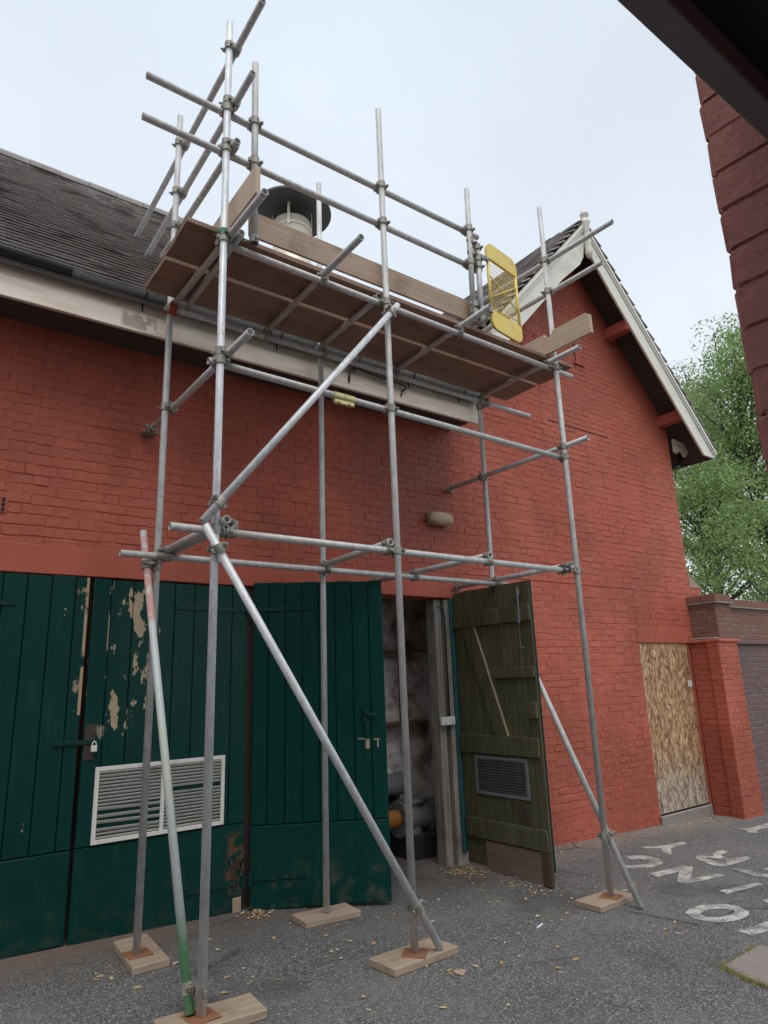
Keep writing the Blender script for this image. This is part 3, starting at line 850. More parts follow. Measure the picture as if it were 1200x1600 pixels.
# wing roof over the gable
YV = 4.89                                   # verge plane
wa = math.atan(TP)
for sgn in (-1, 1):
    HX = 2.78 if sgn > 0 else 2.17
    S = Vector((-sgn * math.cos(wa), 0, math.sin(wa)))
    Nn = Vector((sgn * math.sin(wa), 0, math.cos(wa)))
    foot = Vector((AX + sgn * HX, YV, AZ - TP * HX))
    top = Vector((AX, YV, AZ))
    q = [foot - Vector((0, 0, 0.015)), top - Vector((0, 0, 0.015)), top - Vector((0, 0, 0.10)), foot - Vector((0, 0, 0.10))]
    r = extrude_poly('wing_roof', q, (0, 5.6, 0), 'soffit', building)
    sl = math.hypot(HX, HX * TP)
    slope_tiles(r, foot + Vector((0, 0.02, 0)) + S * -0.05 + Nn * 0.012, (0, 1, 0), S, Nn, 5.2 if sgn < 0 else 0.9, sl, jag=0.008)
    # bargeboard: moulded outer strip and a deep board with a scooped foot at the apex
    u = Vector((sgn * math.cos(wa), 0, -math.sin(wa)))        # down the slope
    nrm = Vector((-sgn * math.sin(wa), 0, -math.cos(wa)))     # perpendicular, into the gable
    L = sl
    def bp(s, d, y): return Vector((AX, y, AZ - 0.03)) + u * s + nrm * d
    dmax = [(0.10, 0.10), (0.36, 0.26), (0.50, 0.34), (0.68, 0.37), (0.95, 0.35), (1.25, 0.32)] if sgn < 0 else [(0.12, 0.12), (0.5, 0.27), (1.0, 0.29)]
    pts = [bp(0.02, 0.0, YV - 0.03), bp(L, 0.0, YV - 0.03), bp(L + 0.02, 0.10, YV - 0.03), bp(L - 0.18, 0.31, YV - 0.03)]
    pts += [bp(s, d, YV - 0.03) for s, d in dmax[::-1]]
    bb = extrude_poly('bargeboard', pts, (0, 0.03, 0), 'barge', building)
    for (d0, d1, pr) in ((0.0, 0.045, 0.028), (0.055, 0.078, 0.016)):
        extrude_poly('bargeboard_moulding', [bp(0.03, d0, YV - 0.032 - pr), bp(L, d0, YV - 0.032 - pr), bp(L, d1, YV - 0.032 - pr), bp(0.03 + d1, d1, YV - 0.032 - pr)], (0, pr, 0), 'barge', bb)
    # purlin ends carrying the overhang
    for s_, d_ in (((1.57, 0.24), (3.2, 0.19)) if sgn > 0 else ((1.57, 0.24),)):
        c = bp(s_, d_, 0)
        box('purlin', (c.x - 0.07, YV + 0.005, c.z - 0.10), (c.x + 0.07, YW + 0.01, c.z + 0.06), 'render_red', building, 0.005)
    if sgn > 0:
        # wall return and scalloped bracket under the right eaves
        sc = [(9.61, 5.16), (9.61, 4.95), (9.66, 4.93), (9.71, 4.96), (9.76, 5.0), (9.82, 4.99), (9.86, 4.93), (9.90, 4.91), (9.95, 4.95), (9.98, 5.02), (10.06, 5.05), (10.06, 5.12)]
        extrude_poly('scalloped_bracket', [(x, 5.20, z) for x, z in sc], (0, 0.04, 0), 'cream', building)
        pipe_path('downpipe_offset', [(9.98, 5.34, 4.98), (9.95, 5.34, 4.86), (9.90, 5.34, 4.80), (9.72, 5.36, 4.74), (9.66, 5.36, 4.68), (9.66, 5.36, 4.45)], 0.034, 'black', building, 10)
# apex finial with drop
fin = bmesh.new()
fx, fy = AX + 0.01, YV - 0.06
prof = [(7.36, 0.0), (7.37, 0.025), (7.42, 0.05), (7.46, 0.062), (7.50, 0.05), (7.52, 0.052), (7.90, 0.052), (7.93, 0.07), (7.97, 0.072), (7.99, 0.05), (8.02, 0.034), (8.04, 0.034), (8.06, 0.062), (8.09, 0.066), (8.13, 0.044), (8.18, 0.018), (8.24, 0.003), (8.245, 0.0)]
rings = []
for z, r_ in prof:
    rings.append([fin.verts.new((fx + max(r_, 0.001) * math.cos(a), fy + max(r_, 0.001) * math.sin(a), z - 0.04)) for a in [2 * math.pi * k / 14 for k in range(14)]])
for a, b in zip(rings[:-1], rings[1:]):
    for k in range(14): fin.faces.new((a[k], a[(k + 1) % 14], b[(k + 1) % 14], b[k]))
from_bm('finial', fin, 'barge', building, True)

# flue with its rain cap
fl = bmesh.new()
fc = Vector((3.19, 5.85, 0))
V, F = tube_geo((fc.x, fc.y, 5.35), (fc.x, fc.y, 6.72), 0.215, 0.205, 32)
flue = raw('flue', V, F, 'flue', building, True)
flue.data.polygons.foreach_set('use_smooth', [len(p.vertices) == 4 for p in flue.data.polygons])
V, F = tube_geo((fc.x, fc.y, 6.60), (fc.x, fc.y, 6.64), 0.222, 0.214, 32)
raw('flue_band', V, F, 'flue', flue, True)
cb = bmesh.new()
cyl(cb, (fc.x, fc.y, 6.86), (fc.x, fc.y, 6.885), 0.45, 40)
cyl(cb, (fc.x, fc.y, 6.886), (fc.x, fc.y, 7.05), 0.45, 40, 0.05)
from_bm('cowl_cap', cb, 'cowl', flue)
for k in range(4):
    a = k * math.pi / 2 + 0.9
    box('cowl_stay', (-0.014, -0.003, 6.58), (0.014, 0.003, 6.862), 'flue', flue, 0, Matrix.Translation((fc.x + 0.225 * math.cos(a), fc.y + 0.225 * math.sin(a), 0)) @ Matrix.Rotation(a + math.pi / 2, 4, 'Z'))

# ---- doors
def plank_run(door, x0, x1, z0, z1, y0, y1, widths, m, mtx=None, gap=0.005, zj=0.0):
    x = x0
    tot = sum(widths)
    for w in widths:
        ww = w * (x1 - x0) / tot
        dz = rng.uniform(-zj, zj)
        o = box('plank', (x + gap / 2, y0 + rng.uniform(0, 0.002), z0), (x + ww - gap / 2, y1, z1 + dz), m, None, 0.005)
        o.parent = door
        x += ww

def child(o, p):
    o.parent = p
    return o

def louvre(door, x0, x1, z0, z1, yf, m, ms, slats, bent=False, mid=True):
    bw = 0.028
    fr = bmesh.new()
    abox(fr, (x0, yf - 0.014, z0), (x1, yf + 0.004, z0 + bw), 0.002); abox(fr, (x0, yf - 0.014, z1 - bw), (x1, yf + 0.004, z1), 0.002)
    abox(fr, (x0, yf - 0.014, z0 + bw), (x0 + bw, yf + 0.004, z1 - bw), 0.002); abox(fr, (x1 - bw, yf - 0.014, z0 + bw), (x1, yf + 0.004, z1 - bw), 0.002)
    xm = (x0 + x1) / 2
    if mid: abox(fr, (xm - 0.014, yf - 0.012, z0 + bw), (xm + 0.014, yf + 0.004, z1 - bw), 0.002)
    child(from_bm('louvre_frame', fr, m), door)
    child(box('louvre_backing', (x0 + 0.01, yf + 0.0045, z0 + 0.01), (x1 - 0.01, yf + 0.008, z1 - 0.01), 'dark', None, 0), door)
    bays = [(x0 + bw, xm - 0.014), (xm + 0.014, x1 - bw)] if mid else [(x0 + bw, x1 - bw)]
    for bi, (a, b) in enumerate(bays):
        h = (z1 - z0 - 2 * bw) / slats
        for k in range(slats):
            zc = z0 + bw + h * (k + 0.5)
            sag, hh, rz = 0.0, h, 0.0
            if bent and bi == 0 and 2 <= k <= 8:
                if k % 2: continue
                hh = h * 1.9; sag = rng.uniform(0.0, 0.010); rz = rng.uniform(-0.012, 0.025)
            if bent and bi == 1 and k == 11: continue
            M = Matrix.Translation(((a + b) / 2, yf - 0.006, zc - sag)) @ Matrix.Rotation(rz, 4, 'Y') @ Matrix.Rotation(-0.75, 4, 'X')
            child(box('louvre_slat', (-(b - a) / 2, -hh * 0.45, -0.001), ((b - a) / 2, hh * 0.45, 0.001), ms, None, 0, M), door)

def strap_hinge(door, xk, z, length, sgn, yf, m='green_iron'):
    pts = [(0, -0.022), (length * 0.8, -0.016), (length, -0.012), (length, 0.012), (length * 0.8, 0.016), (0, 0.022)]
    bm = bmesh.new()
    lo = [bm.verts.new((xk + sgn * x, yf - 0.009, z + dz)) for x, dz in pts]
    hi = [bm.verts.new((xk + sgn * x, yf, z + dz)) for x, dz in pts]
    bm.faces.new(lo); bm.faces.new(hi[::-1])
    for i in range(6): bm.faces.new((lo[i], hi[i], hi[(i + 1) % 6], lo[(i + 1) % 6]))
    cyl(bm, (xk - sgn * 0.004, yf - 0.014, z - 0.05), (xk - sgn * 0.004, yf - 0.014, z + 0.05), 0.014, 10)
    for x in (0.1, 0.5, 0.85): cyl(bm, (xk + sgn * length * x, yf - 0.004, z), (xk + sgn * length * x, yf - 0.016, z), 0.009, 8)
    bmesh.ops.recalc_face_normals(bm, faces=bm.faces)
    child(from_bm('hinge', bm, m), door)

DF = 5.262           # closed door faces
FRAME_Y = 5.30
# frame posts of the wide opening
box('door_frame', (-0.12, 5.276, -0.05), (-0.03, 5.40, 2.44), 'green', building, 0.004)
box('door_frame', (2.43, 5.312, -0.10), (2.545, 5.42, 2.44), 'rotwood', building, 0.004)  # dark colour stands in for the shaded gap between leaves

# closed leaf at the far left
d1 = box('green_door', (-0.02, DF + 0.030, 0.0), (1.178, DF + 0.048, 2.42), 'green', building, 0.002)
d1['label'] = 'left closed plank leaf with hasp and padlock'
plank_run(d1, -0.02, 1.178, 0.575, 2.432, DF, DF + 0.029, [1, 1, 0.95, 1, 0.95, 1, 1, 0.6], 'green', zj=0.006)
child(box('kick_board', (-0.02, DF + 0.001, 0.0), (1.180, DF + 0.029, 0.568), 'green', None, 0.006), d1)
strap_hinge(d1, 0.0, 2.22, 0.70, 1, DF)
# closed leaf with the white louvre
d2 = box('green_door', (1.206, DF + 0.030, -0.04), (2.448, DF + 0.048, 2.42), 'green', building, 0.002)
d2['label'] = 'closed plank leaf with peeling paint and white louvre'
plank_run(d2, 1.206, 2.448, 0.575, 2.424, DF, DF + 0.029, [0.8, 1, 1, 1, 1, 1, 1, 0.85], 'green', zj=0.008)
child(box('kick_board', (1.204, DF + 0.001, -0.045), (2.448, DF + 0.029, 0.568), 'green', None, 0.006), d2)
louvre(d2, 1.303, 2.270, 0.583, 1.088, DF - 0.001, 'louvre', 'louvre', 19, True)
strap_hinge(d2, 2.44, 2.235, 0.60, -1, DF)
strap_hinge(d2, 2.44, 0.155, 0.52, -1, DF)
# rot at the hinge foot: broken splinters
for k in range(9):
    xx = 2.36 + rng.random() * 0.08
    z0 = 0.12 + rng.random() * 0.2
    child(box('splinter', (-0.008, -0.006, 0), (0.008, 0.004, rng.uniform(0.06, 0.16)), 'rotwood', None, 0.002, Matrix.Translation((xx, DF - 0.004, z0)) @ Matrix.Rotation(rng.uniform(-0.5, 0.5), 4, 'Y')), d2)
child(box('bare_patch', (2.36, DF - 0.006, -0.06), (2.43, DF + 0.0, 0.05), 'toe_x', None, 0.004), d2)
# hasp, staple plate and padlock across the meeting stiles
hb = bmesh.new()
abox(hb, (1.01, DF - 0.012, 1.245), (1.30, DF, 1.278), 0.004)
for xx in (1.035, 1.11, 1.17): cyl(hb, (xx, DF - 0.012, 1.262), (xx, DF - 0.02, 1.262), 0.012, 10)
child(from_bm('hasp', hb, 'green_iron'), d1)
child(box('staple_plate', (1.215, DF - 0.005, 1.14), (1.285, DF + 0.001, 1.38), 'rotwood', None, 0.002), d2)
pb = bmesh.new()
abox(pb, (1.258, DF - 0.036, 1.195), (1.298, DF - 0.014, 1.238), 0.004)
for k in range(8):
    a0, a1 = math.pi * k / 8, math.pi * (k + 1) / 8
    cyl(pb, (1.278 + 0.014 * math.cos(a0), DF - 0.025, 1.24 + 0.026 * math.sin(a0)), (1.278 + 0.014 * math.cos(a1), DF - 0.025, 1.24 + 0.026 * math.sin(a1)), 0.004, 6)
child(from_bm('padlock', pb, 'louvre'), d1)

# leaf standing ajar: local x runs from the hinge
W3 = 1.10
d3 = box('green_door', (0.0, 0.030, -0.05), (W3, 0.048, 2.46), 'green_iron', None, 0.002)
d3['label'] = 'plank leaf standing ajar beside the open doorway'
d3.parent = building
d3.matrix_parent_inverse = Matrix.Translation(-Vector(building.location))
d3.location = (2.486, 5.232, 0.0)
d3.rotation_euler = (0, 0, -math.atan2(0.56, 0.95))
M_GREEN2 = 'green_leaf_far'
t = NT('dark_green_gloss_plain')
c = t.mix(t.noise(2.2, 5), (0.002, 0.030, 0.024), (0.0035, 0.047, 0.037))
c = t.mix(t.math('MULTIPLY', t.step(t.noise(13, 6, t.mapping(t.P, (1, 1, 0.3))), 0.55, 0.8), 0.3), c, (0.03, 0.085, 0.075))
ob = t.xyz()
c = t.mix(t.math('MULTIPLY', t.step(ob[2], 0.40, 0.05), t.math('MULTIPLY', t.step(t.noise(6, 6), 0.5, 0.66), 0.75)), c, (0.075, 0.075, 0.06))
t.bump(t.noise(26, 4), 0.15, 0.004)
MAT[M_GREEN2] = t.done(c, 0.34, 0, 0.16)
plank_run(d3, 0.0, W3, 0.545, 2.465, 0.0, 0.029, [0.9, 1, 1, 1, 1, 1.05, 1, 0.9], M_GREEN2, zj=0.004)
child(box('kick_board', (0.0, 0.001, -0.055), (W3, 0.029, 0.538), M_GREEN2, None, 0.006), d3)
strap_hinge(d3, 0.01, 2.24, 0.50, 1, 0.0)
strap_hinge(d3, 0.01, 0.17, 0.42, 1, 0.0)
# lock, handle plate and bare patches round them
lb = bmesh.new()
abox(lb, (0.905, -0.02, 1.27), (0.965, 0.0, 1.39), 0.006); cyl(lb, (0.935, -0.02, 1.385), (0.935, -0.045, 1.385), 0.028, 14); abox(lb, (0.935, -0.05, 1.335), (1.02, -0.03, 1.36), 0.006); abox(lb, (0.92, -0.03, 1.17), (0.95, 0.0, 1.275), 0.005); cyl(lb, (1.01, -0.03, 1.34), (1.01, -0.06, 1.34), 0.018, 12)
child(from_bm('lock_handle', lb, 'green_iron'), d3)
child(box('bare_patch', (0.925, -0.0035, 1.08), (0.957, 0.0, 1.155), 'sole_pale', None, 0), d3)
child(box('bare_patch', (0.86, -0.0035, 1.155), (0.93, 0.0, 1.163), 'sole_pale', None, 0), d3)
child(box('bare_patch', (0.995, -0.0035, 1.145), (1.04, 0.0, 1.157), 'sole_pale', None, 0), d3)
child(box('bare_patch', (1.02, -0.0035, 1.09), (1.03, 0.0, 1.145), 'sole_pale', None, 0), d3)

# leaf folded right back square to the wall: we see its olive inside. local x from the hinge outwards
W4 = 1.045
d4 = box('olive_door', (0.0, 0.022, -0.02), (W4, 0.040, 2.49), 'green_iron', None, 0.002)
d4['label'] = 'wide open leaf showing its olive ledged inside and dark louvre'
d4.parent = building
d4.matrix_parent_inverse = Matrix.Translation(-Vector(building.location))
d4.location = (4.795, 5.262, 0.0)
d4.rotation_euler = (0, 0, -math.pi / 2 + 0.012)
widths = [0.9, 1, 1.1, 1, 1, 1, 0.7]
plank_run(d4, 0.0, W4, -0.10, 2.495, 0.0, 0.021, widths, 'olive', gap=0.006, zj=0.006)
for (z0, z1, a, b) in ((2.115, 2.27, 0.0, W4), (1.60, 1.70, 0.52, W4), (0.905, 1.075, 0.0, W4 - 0.02), (0.14, 0.315, 0.02, W4 - 0.01)):
    child(box('ledge', (a + 0.004, -0.026, z0), (b - 0.004, -0.0005, z1), 'olive', None, 0.006), d4)
child(box('lock_block', (W4 - 0.10, -0.03, 1.24), (W4 - 0.01, -0.0005, 1.38), 'olive', None, 0.006), d4)
# diagonal brace: pale edge seen from the side
bd = Vector((0.50, 0, -1.06))
child(extrude_poly('diagonal_brace', [(0.13, -0.022, 2.11), (0.30, -0.022, 2.11), (0.66, -0.022, 1.078), (0.50, -0.022, 1.078)], (0, 0.021, 0), 'olive'), d4)
child(extrude_poly('brace_edge', [(0.298, -0.024, 2.11), (0.305, -0.024, 2.11), (0.665, -0.024, 1.078), (0.658, -0.024, 1.078)], (0, 0.024, 0), 'sole'), d4)
child(extrude_poly('diagonal_brace', [(0.62, -0.010, 0.530), (0.74, -0.010, 0.530), (0.92, -0.010, 0.318), (0.80, -0.010, 0.318)], (0, 0.0095, 0), 'rotwood'), d4)  # thin dark strip standing in for a stain below the louvre
louvre(d4, 0.19, 0.86, 0.535, 0.885, -0.002, 'louvre_dark', 'louvre_dark', 12, False, False)
child(box('bare_kick_board', (0.27, -0.016, -0.11), (W4 - 0.05, -0.0005, 0.13), 'darkwood', None, 0.004), d4)
child(box('rotten_edge', (W4 - 0.10, -0.03, -0.13), (W4 + 0.002, 0.0, 0.16), 'rotwood', None, 0.006), d4)
child(box('hinge_edge', (-0.045, -0.035, -0.02), (-0.004, 0.03, 2.45), 'teal', None, 0.006), d4)
db = bmesh.new()
cyl(db, (0.93, -0.034, 2.10), (0.93, -0.034, 2.44), 0.008, 8); cyl(db, (0.90, -0.034, 2.12), (0.93, -0.034, 2.10), 0.008, 8); abox(db, (0.91, -0.03, 2.36), (0.95, -0.024, 2.42), 0.002); cyl(db, (0.88, -0.01, 1.87), (0.97, -0.05, 1.87), 0.007, 8)
cyl(db, (0.90, -0.012, 1.62), (0.90, -0.012, 2.10), 0.004, 6)
child(from_bm('drop_bolt', db, 'iron'), d4)

# boarded-up doorway
osb = box('boarding', (8.125, YW + 0.012, -0.13), (9.305, YW + 0.030, 1.998), 'osb', building, 0.002)
osb['label'] = 'strand board sheet closing the doorway'
for zz_ in (0.0, 0.45, 0.95, 1.45, 1.92):
    for xx_ in (8.17, 9.26):
        sb_ = bmesh.new(); cyl(sb_, (xx_, YW + 0.0125, zz_), (xx_, YW + 0.0095, zz_), 0.010, 8); from_bm('screw', sb_, 'iron', osb)
box('notice', (9.20, YW + 0.0085, 1.40), (9.30, YW + 0.0115, 1.485), 'white', osb, 0)
box('boarding_backing', (8.125, YW + 0.035, -0.3), (9.305, YW + 0.2, 1.998), 'dark', building, 0)
box('threshold', (8.10, YW - 0.03, gz(8.5, 5.2) - 0.05), (9.32, YW + 0.008, -0.145), 'slab', building, 0.012)

# ---- room behind the open doors
room = bmesh.new()
abox(room, (2.3, 6.20, -0.3), (5.6, 6.30, 2.7)); abox(room, (5.10, 5.53, -0.3), (5.2, 6.20, 2.7)); abox(room, (1.9, 5.53, -0.3), (2.0, 6.20, 2.7))
rw = from_bm('room_wall', room, 'whitewash', building)
lay_bricks(rw, (0, 6.194, 0), (1, 0, 0), (0, -1, 0), -0.3, 2.65, lambda z: [(3.9, 5.09)], 'whitewash', n_obj=0, irr=0.005, joint=0.012, name='inner_brick')
lay_bricks(rw, (5.094, 0, 0), (0, -1, 0), (-1, 0, 0), -0.3, 2.65, lambda z: [(-6.19, -5.54)], 'whitewash', n_obj=0, irr=0.005, joint=0.012, name='inner_brick')
box('room_ceiling', (1.9, 5.53, 2.70), (5.6, 6.30, 2.75), 'soffit', building, 0)
for z_, x0 in ((1.95, 2.4), (1.18, 2.4)):
    box('shelf', (x0, 6.03, z_ - 0.02), (5.05, 6.19, z_), 'darkwood', building, 0.004)
box('door_post', (4.585, 5.33, -0.2), (4.675, 5.47, 2.43), 'post', building, 0.006)
box('door_post', (4.705, 5.30, -0.2), (4.855, 5.45, 2.43), 'post', building, 0.006)
pipe_path('cable', [(4.62, 5.31, 2.36), (4.67, 5.298, 2.34), (4.69, 5.295, 2.25), (4.692, 5.295, 1.25)], 0.008, 'black', building, 6)
pipe_path('cable', [(4.75, 6.18, 2.0), (4.74, 6.18, 1.2), (4.78, 6.18, 0.95), (4.82, 6.18, 0.75)], 0.009, 'black', building, 6)

# ------------------------------------------------------------------ boundary wall with pier
bwall = prop(empty('boundary_wall', (11, 5.0, gz(11, 5))), 'boundary wall with red painted pier and brick coping beside boarded door', 'wall')
pierc = bmesh.new()
abox(pierc, (9.366, 4.856, -0.5), (9.86, 5.284, 1.985))
pier = from_bm('painted_pier', pierc, 'red', bwall)
lay_bricks(pier, (9.36, 0, 0), (0, -1, 0), (-1, 0, 0), -0.40, 1.99, lambda z: [(-5.284, -5.02)], 'red', n_obj=120, irr=0.004, joint=0.008)
box('pier_buttress', (9.330, 4.857, -0.5), (9.3655, 5.015, 1.985), 'red', bwall, 0)
lay_bricks(pier, (9.325, 0, 0), (0, -1, 0), (-1, 0, 0), -0.40, 1.99, lambda z: [(-5.02, -4.852)], 'red', n_obj=80, irr=0.005, joint=0.008, uoff=0.1)
lay_bricks(pier, (0, 4.85, 0), (1, 0, 0), (0, -1, 0), -0.40, 1.99, lambda z: [(9.325, 9.86)], 'red', n_obj=100, irr=0.004, joint=0.008)
# worn step in the painted face
box('pier_ledge', (9.315, 4.83, 1.992), (9.95, 5.284, 2.035), 'red', bwall, 0.01)
mort = bmesh.new()
abox(mort, (9.36, 4.90, 2.036), (9.50, 5.28, 2.065), 0.012)
from_bm('broken_mortar', mort, 'mortar', bwall)
up = box('upper_pier', (9.486, 4.896, 2.03), (9.90, 5.284, 2.545), 'mortar', bwall, 0)
lay_bricks(up, (9.48, 0, 0), (0, -1, 0), (-1, 0, 0), 2.066, 2.545, lambda z: [(-5.284, -4.892)], 'brown_brick', n_obj=60)
lay_bricks(up, (0, 4.89, 0), (1, 0, 0), (0, -1, 0), 2.036, 2.545, lambda z: [(9.48, 9.90)], 'brown_brick', n_obj=60)
lw = box('rear_wall', (9.905, 4.976, -0.5), (17.0, 5.2, 2.50), 'mortar', bwall, 0)
lay_bricks(lw, (0, 4.97, 0), (1, 0, 0), (0, -1, 0), -0.48, 2.0, lambda z: [(9.905, 12.5)], 'purple_brick', n_obj=120)
lay_bricks(lw, (0, 4.97, 0), (1, 0, 0), (0, -1, 0), 2.035, 2.50, lambda z: [(9.905, 12.5)], 'brown_brick', n_obj=60)
box('wall_ledge', (9.90, 4.93, 1.97), (17.0, 4.975, 2.03), 'purple_brick', bwall, 0.008)
def coping(x0, y0, along, n, z, depth, m='brown_brick'):
    for k in range(n):
        w = 0.068
        a = k * 0.075
        if along == 'x': o = box('coping_brick', (x0 + a, y0, z), (x0 + a + w, y0 + depth, z + 0.105 + rng.uniform(-0.004, 0.004)), m, bwall, 0.006)
        else: o = box('coping_brick', (x0, y0 + a, z), (x0 + depth, y0 + a + w, z + 0.105 + rng.uniform(-0.004, 0.004)), m, bwall, 0.006)
extrude_poly('tile_creasing', [(9.44, 4.845, 2.547), (9.94, 4.845, 2.547), (9.94, 5.284, 2.547), (9.44, 5.284, 2.547)], (0, 0, 0.022), 'ridge', bwall)
coping(9.455, 4.862, 'x', 6, 2.571, 0.21); coping(9.455, 5.078, 'x', 6, 2.571, 0.2)
box('tile_creasing', (9.945, 4.93, 2.502), (17.0, 5.24, 2.524), 'ridge', bwall, 0.004)
coping(9.95, 4.945, 'x', 60, 2.526, 0.215)

# ------------------------------------------------------------------ near wall and canopy at the camera's shoulder, added unseen sky blocker
nwall = prop(empty('near_brick_building', (1.3, -0.5, gz(1.3, -0.5))), 'dark maroon brick building whose wall end is close up at right edge, its unseen rear block added to cut low sky', 'building')
box('rear_wall', (-10.0, -2.6, -0.4), (1.4, -2.35, 6.4), 'maroon', nwall, 0)  # unseen wall added behind the camera to block low sky and darken eaves
box('added_side_wall', (1.16, -8.0, -0.4), (1.4, -2.61, 6.4), 'maroon', nwall, 0)  # unseen return of the added sky-blocking wall
extrude_poly('roof', [(-10.2, -2.2, 6.38), (1.6, -2.2, 6.38), (1.6, -5.4, 9.0), (-10.2, -5.4, 9.0)], (0, 0, 0.12), 'tile', nwall)  # unseen roof added over the sky-blocking walls
ndir = Vector((0.05, -1.0, 0)).normalized()                # runs back past the camera
nnor = Vector((-1.0, -0.05, 0)).normalized()
ncor = Vector((1.062, 0.432, 0))
core = extrude_poly('wall_core', [ncor - nnor * 0.0045 + Vector((0, 0, z_)) + ndir * s_ for (s_, z_) in ((0.010, -0.1), (2.75, -0.1), (2.75, 3.3), (0.010, 3.3))], Vector((0.21, 0.01, 0)), 'maroon', nwall)
lay_bricks(core, ncor, ndir, nnor, -0.19, 3.26, lambda z: [(0.0, 0.95)], 'maroon', n_obj=250, irr=0.0026, joint=0.0028, wob=0.0015, bond='stretcher', tiltk=0.25, inset=0.0022)
lay_bricks(core, ncor + Vector((0.0, 0.006, 0)), Vector((1, 0.05, 0)), Vector((-0.05, 1, 0)), -0.19, 3.26, lambda z: [(0.004, 0.215)], 'maroon', n_obj=0, irr=0.003, joint=0.003, wob=0.0015, name='end_brick', tiltk=0.3, inset=0.0025)
canopy = prop(empty('canopy', (0.9, -0.4, 2.4)), 'dark canopy edge overhead in the top right corner', 'canopy')
box('edge_beam', (-0.7, 0.290, 2.394), (2.6, 0.3265, 2.55), 'beam', canopy, 0.002)
box('canopy_soffit', (-0.7, -2.34, 2.44), (2.6, 0.2895, 2.50), 'canopy_dark', canopy, 0)
box('canopy_deck', (-0.75, -2.34, 2.552), (2.65, 0.35, 2.59), 'beam', canopy, 0.002)

# ------------------------------------------------------------------ scaffold
YFR, YBK = 3.669, 4.70
scaf = prop(empty('scaffold', (3.1, 4.15, gz(3.1, 4.15))), 'galvanised tube scaffold tower with boarded platform against the red wall', 'scaffold')
TUBES = {}
def T(key, name, p0, p1, m='galv'):
    TUBES[key] = (Vector(p0), Vector(p1))
    return tube(name, p0, p1, m, scaf)
SB = 0.045        # sole board thickness
def base_z(x, y): return gz(x, y) + SB + 0.006
XF = {1: 1.4907, 2: 2.842, 3: 4.838}
T('F1', 'standard', (XF[1] + 0.002, YFR, base_z(1.49, YFR)), (1.487, YFR, 6.315), 'galv_bright')
T('F2', 'standard', (2.872, 3.69, base_z(2.87, 3.69)), (2.822, YFR, 6.30))
T('F3', 'standard', (4.858, 3.695, base_z(4.86, 3.69)), (4.845, YFR, 6.24))
T('B1', 'standard', (1.478, 4.69, base_z(1.48, 4.7)), (1.488, YBK, 6.33))
T('B2', 'standard', (2.852, 4.70, base_z(2.85, 4.7)), (2.855, YBK, 6.31))
T('B3', 'standard', (4.888, 4.757, gz(4.9, 4.75)), (4.888, 4.757, 4.52))
T('P1', 'guardrail_post', (1.706, YFR, 4.57), (1.694, YFR, 6.07))
T('P3', 'guardrail_post', (3.783, YFR, 4.60), (3.814, YFR, 5.975))
T('P4', 'guardrail_post', (3.879, YFR, 4.62), (3.896, YFR, 5.378))
T('R1', 'guardrail', (0.941, 3.719, 5.546), (3.963, 3.719, 5.553))
T('R2', 'guardrail', (0.932, 3.719, 5.211), (3.970, 3.719, 5.203))
T('DR1', 'guardrail', (1.54, 3.233, 6.105), (1.54, 6.20, 6.012))
T('DR2', 'guardrail', (1.54, 3.37, 5.618), (1.54, 5.747, 5.548))
T('DR3', 'guardrail', (1.54, 3.60, 5.247), (1.54, 5.156, 5.254))
T('RR1', 'guardrail', (4.89, 2.914, 5.608), (4.87, 4.78, 5.655))
T('RR2', 'guardrail', (4.89, 3.07, 5.274), (4.87, 4.78, 5.292))
T('LF', 'ledger', (1.46, 3.719, 4.492), (5.126, 3.719, 4.456), 'galv')
T('LB', 'ledger', (1.43, 4.648, 4.468), (5.569, 4.648, 4.464))
T('LM', 'ledger', (1.43, 3.719, 3.607), (4.85, 3.719, 3.563))
T('LL', 'ledger', (1.235, 3.719, 2.512), (4.709, 3.719, 2.500))
T('LLB', 'ledger', (1.214, 4.648, 2.515), (4.998, 4.648, 2.512))
T('T1', 'transom', (1.542, 3.168, 4.535), (1.50, 4.72, 4.515))
T('T1b', 'transom', (1.585, 3.60, 4.535), (1.60, 4.72, 4.515))
T('T2', 'transom', (2.274, 3.195, 4.535), (2.29, 4.75, 4.515))
T('T2b', 'transom', (2.80, 3.74, 4.533), (2.81, 4.75, 4.515))
T('T3', 'transom', (3.634, 3.332, 4.533), (3.66, 4.75, 4.515))
T('T4', 'transom', (4.785, 3.34, 4.51), (4.80, 4.75, 4.515))
T('TI1', 'tie_tube', (1.541, 3.34, 3.664), (1.541, 5.17, 3.662))
T('TI2', 'tie_tube', (4.865, 3.42, 3.668), (4.835, 5.25, 3.652))
T('A1', 'transom', (1.535, 3.60, 2.562), (1.53, 4.74, 2.562))
T('A1b', 'transom', (1.60, 3.70, 2.562), (1.585, 4.74, 2.560))
T('A2', 'transom', (2.795, 3.675, 2.56), (2.86, 4.75, 2.562))
T('A3', 'transom', (3.794, 3.69, 2.553), (3.792, 5.255, 2.562))
T('A4', 'transom', (4.800, 3.69, 2.551), (4.865, 5.25, 2.562))
T('D1', 'brace', (1.39, 3.619, 2.535), (2.90, 3.617, 4.443), 'galv_bright')
T('D2', 'brace', (1.405, 3.619, 2.521), (3.035, 3.640, gz(3.05, 3.63) + 0.062), 'galv_bright')
T('K1', 'raker', (1.448, 3.705, gz(1.45, 3.7) + 0.055), (1.405, 4.80, 2.715), 'raker')
T('K3', 'raker', (4.900, 3.46, gz(4.9, 3.46) + 0.015), (4.922, 4.80, 2.62))

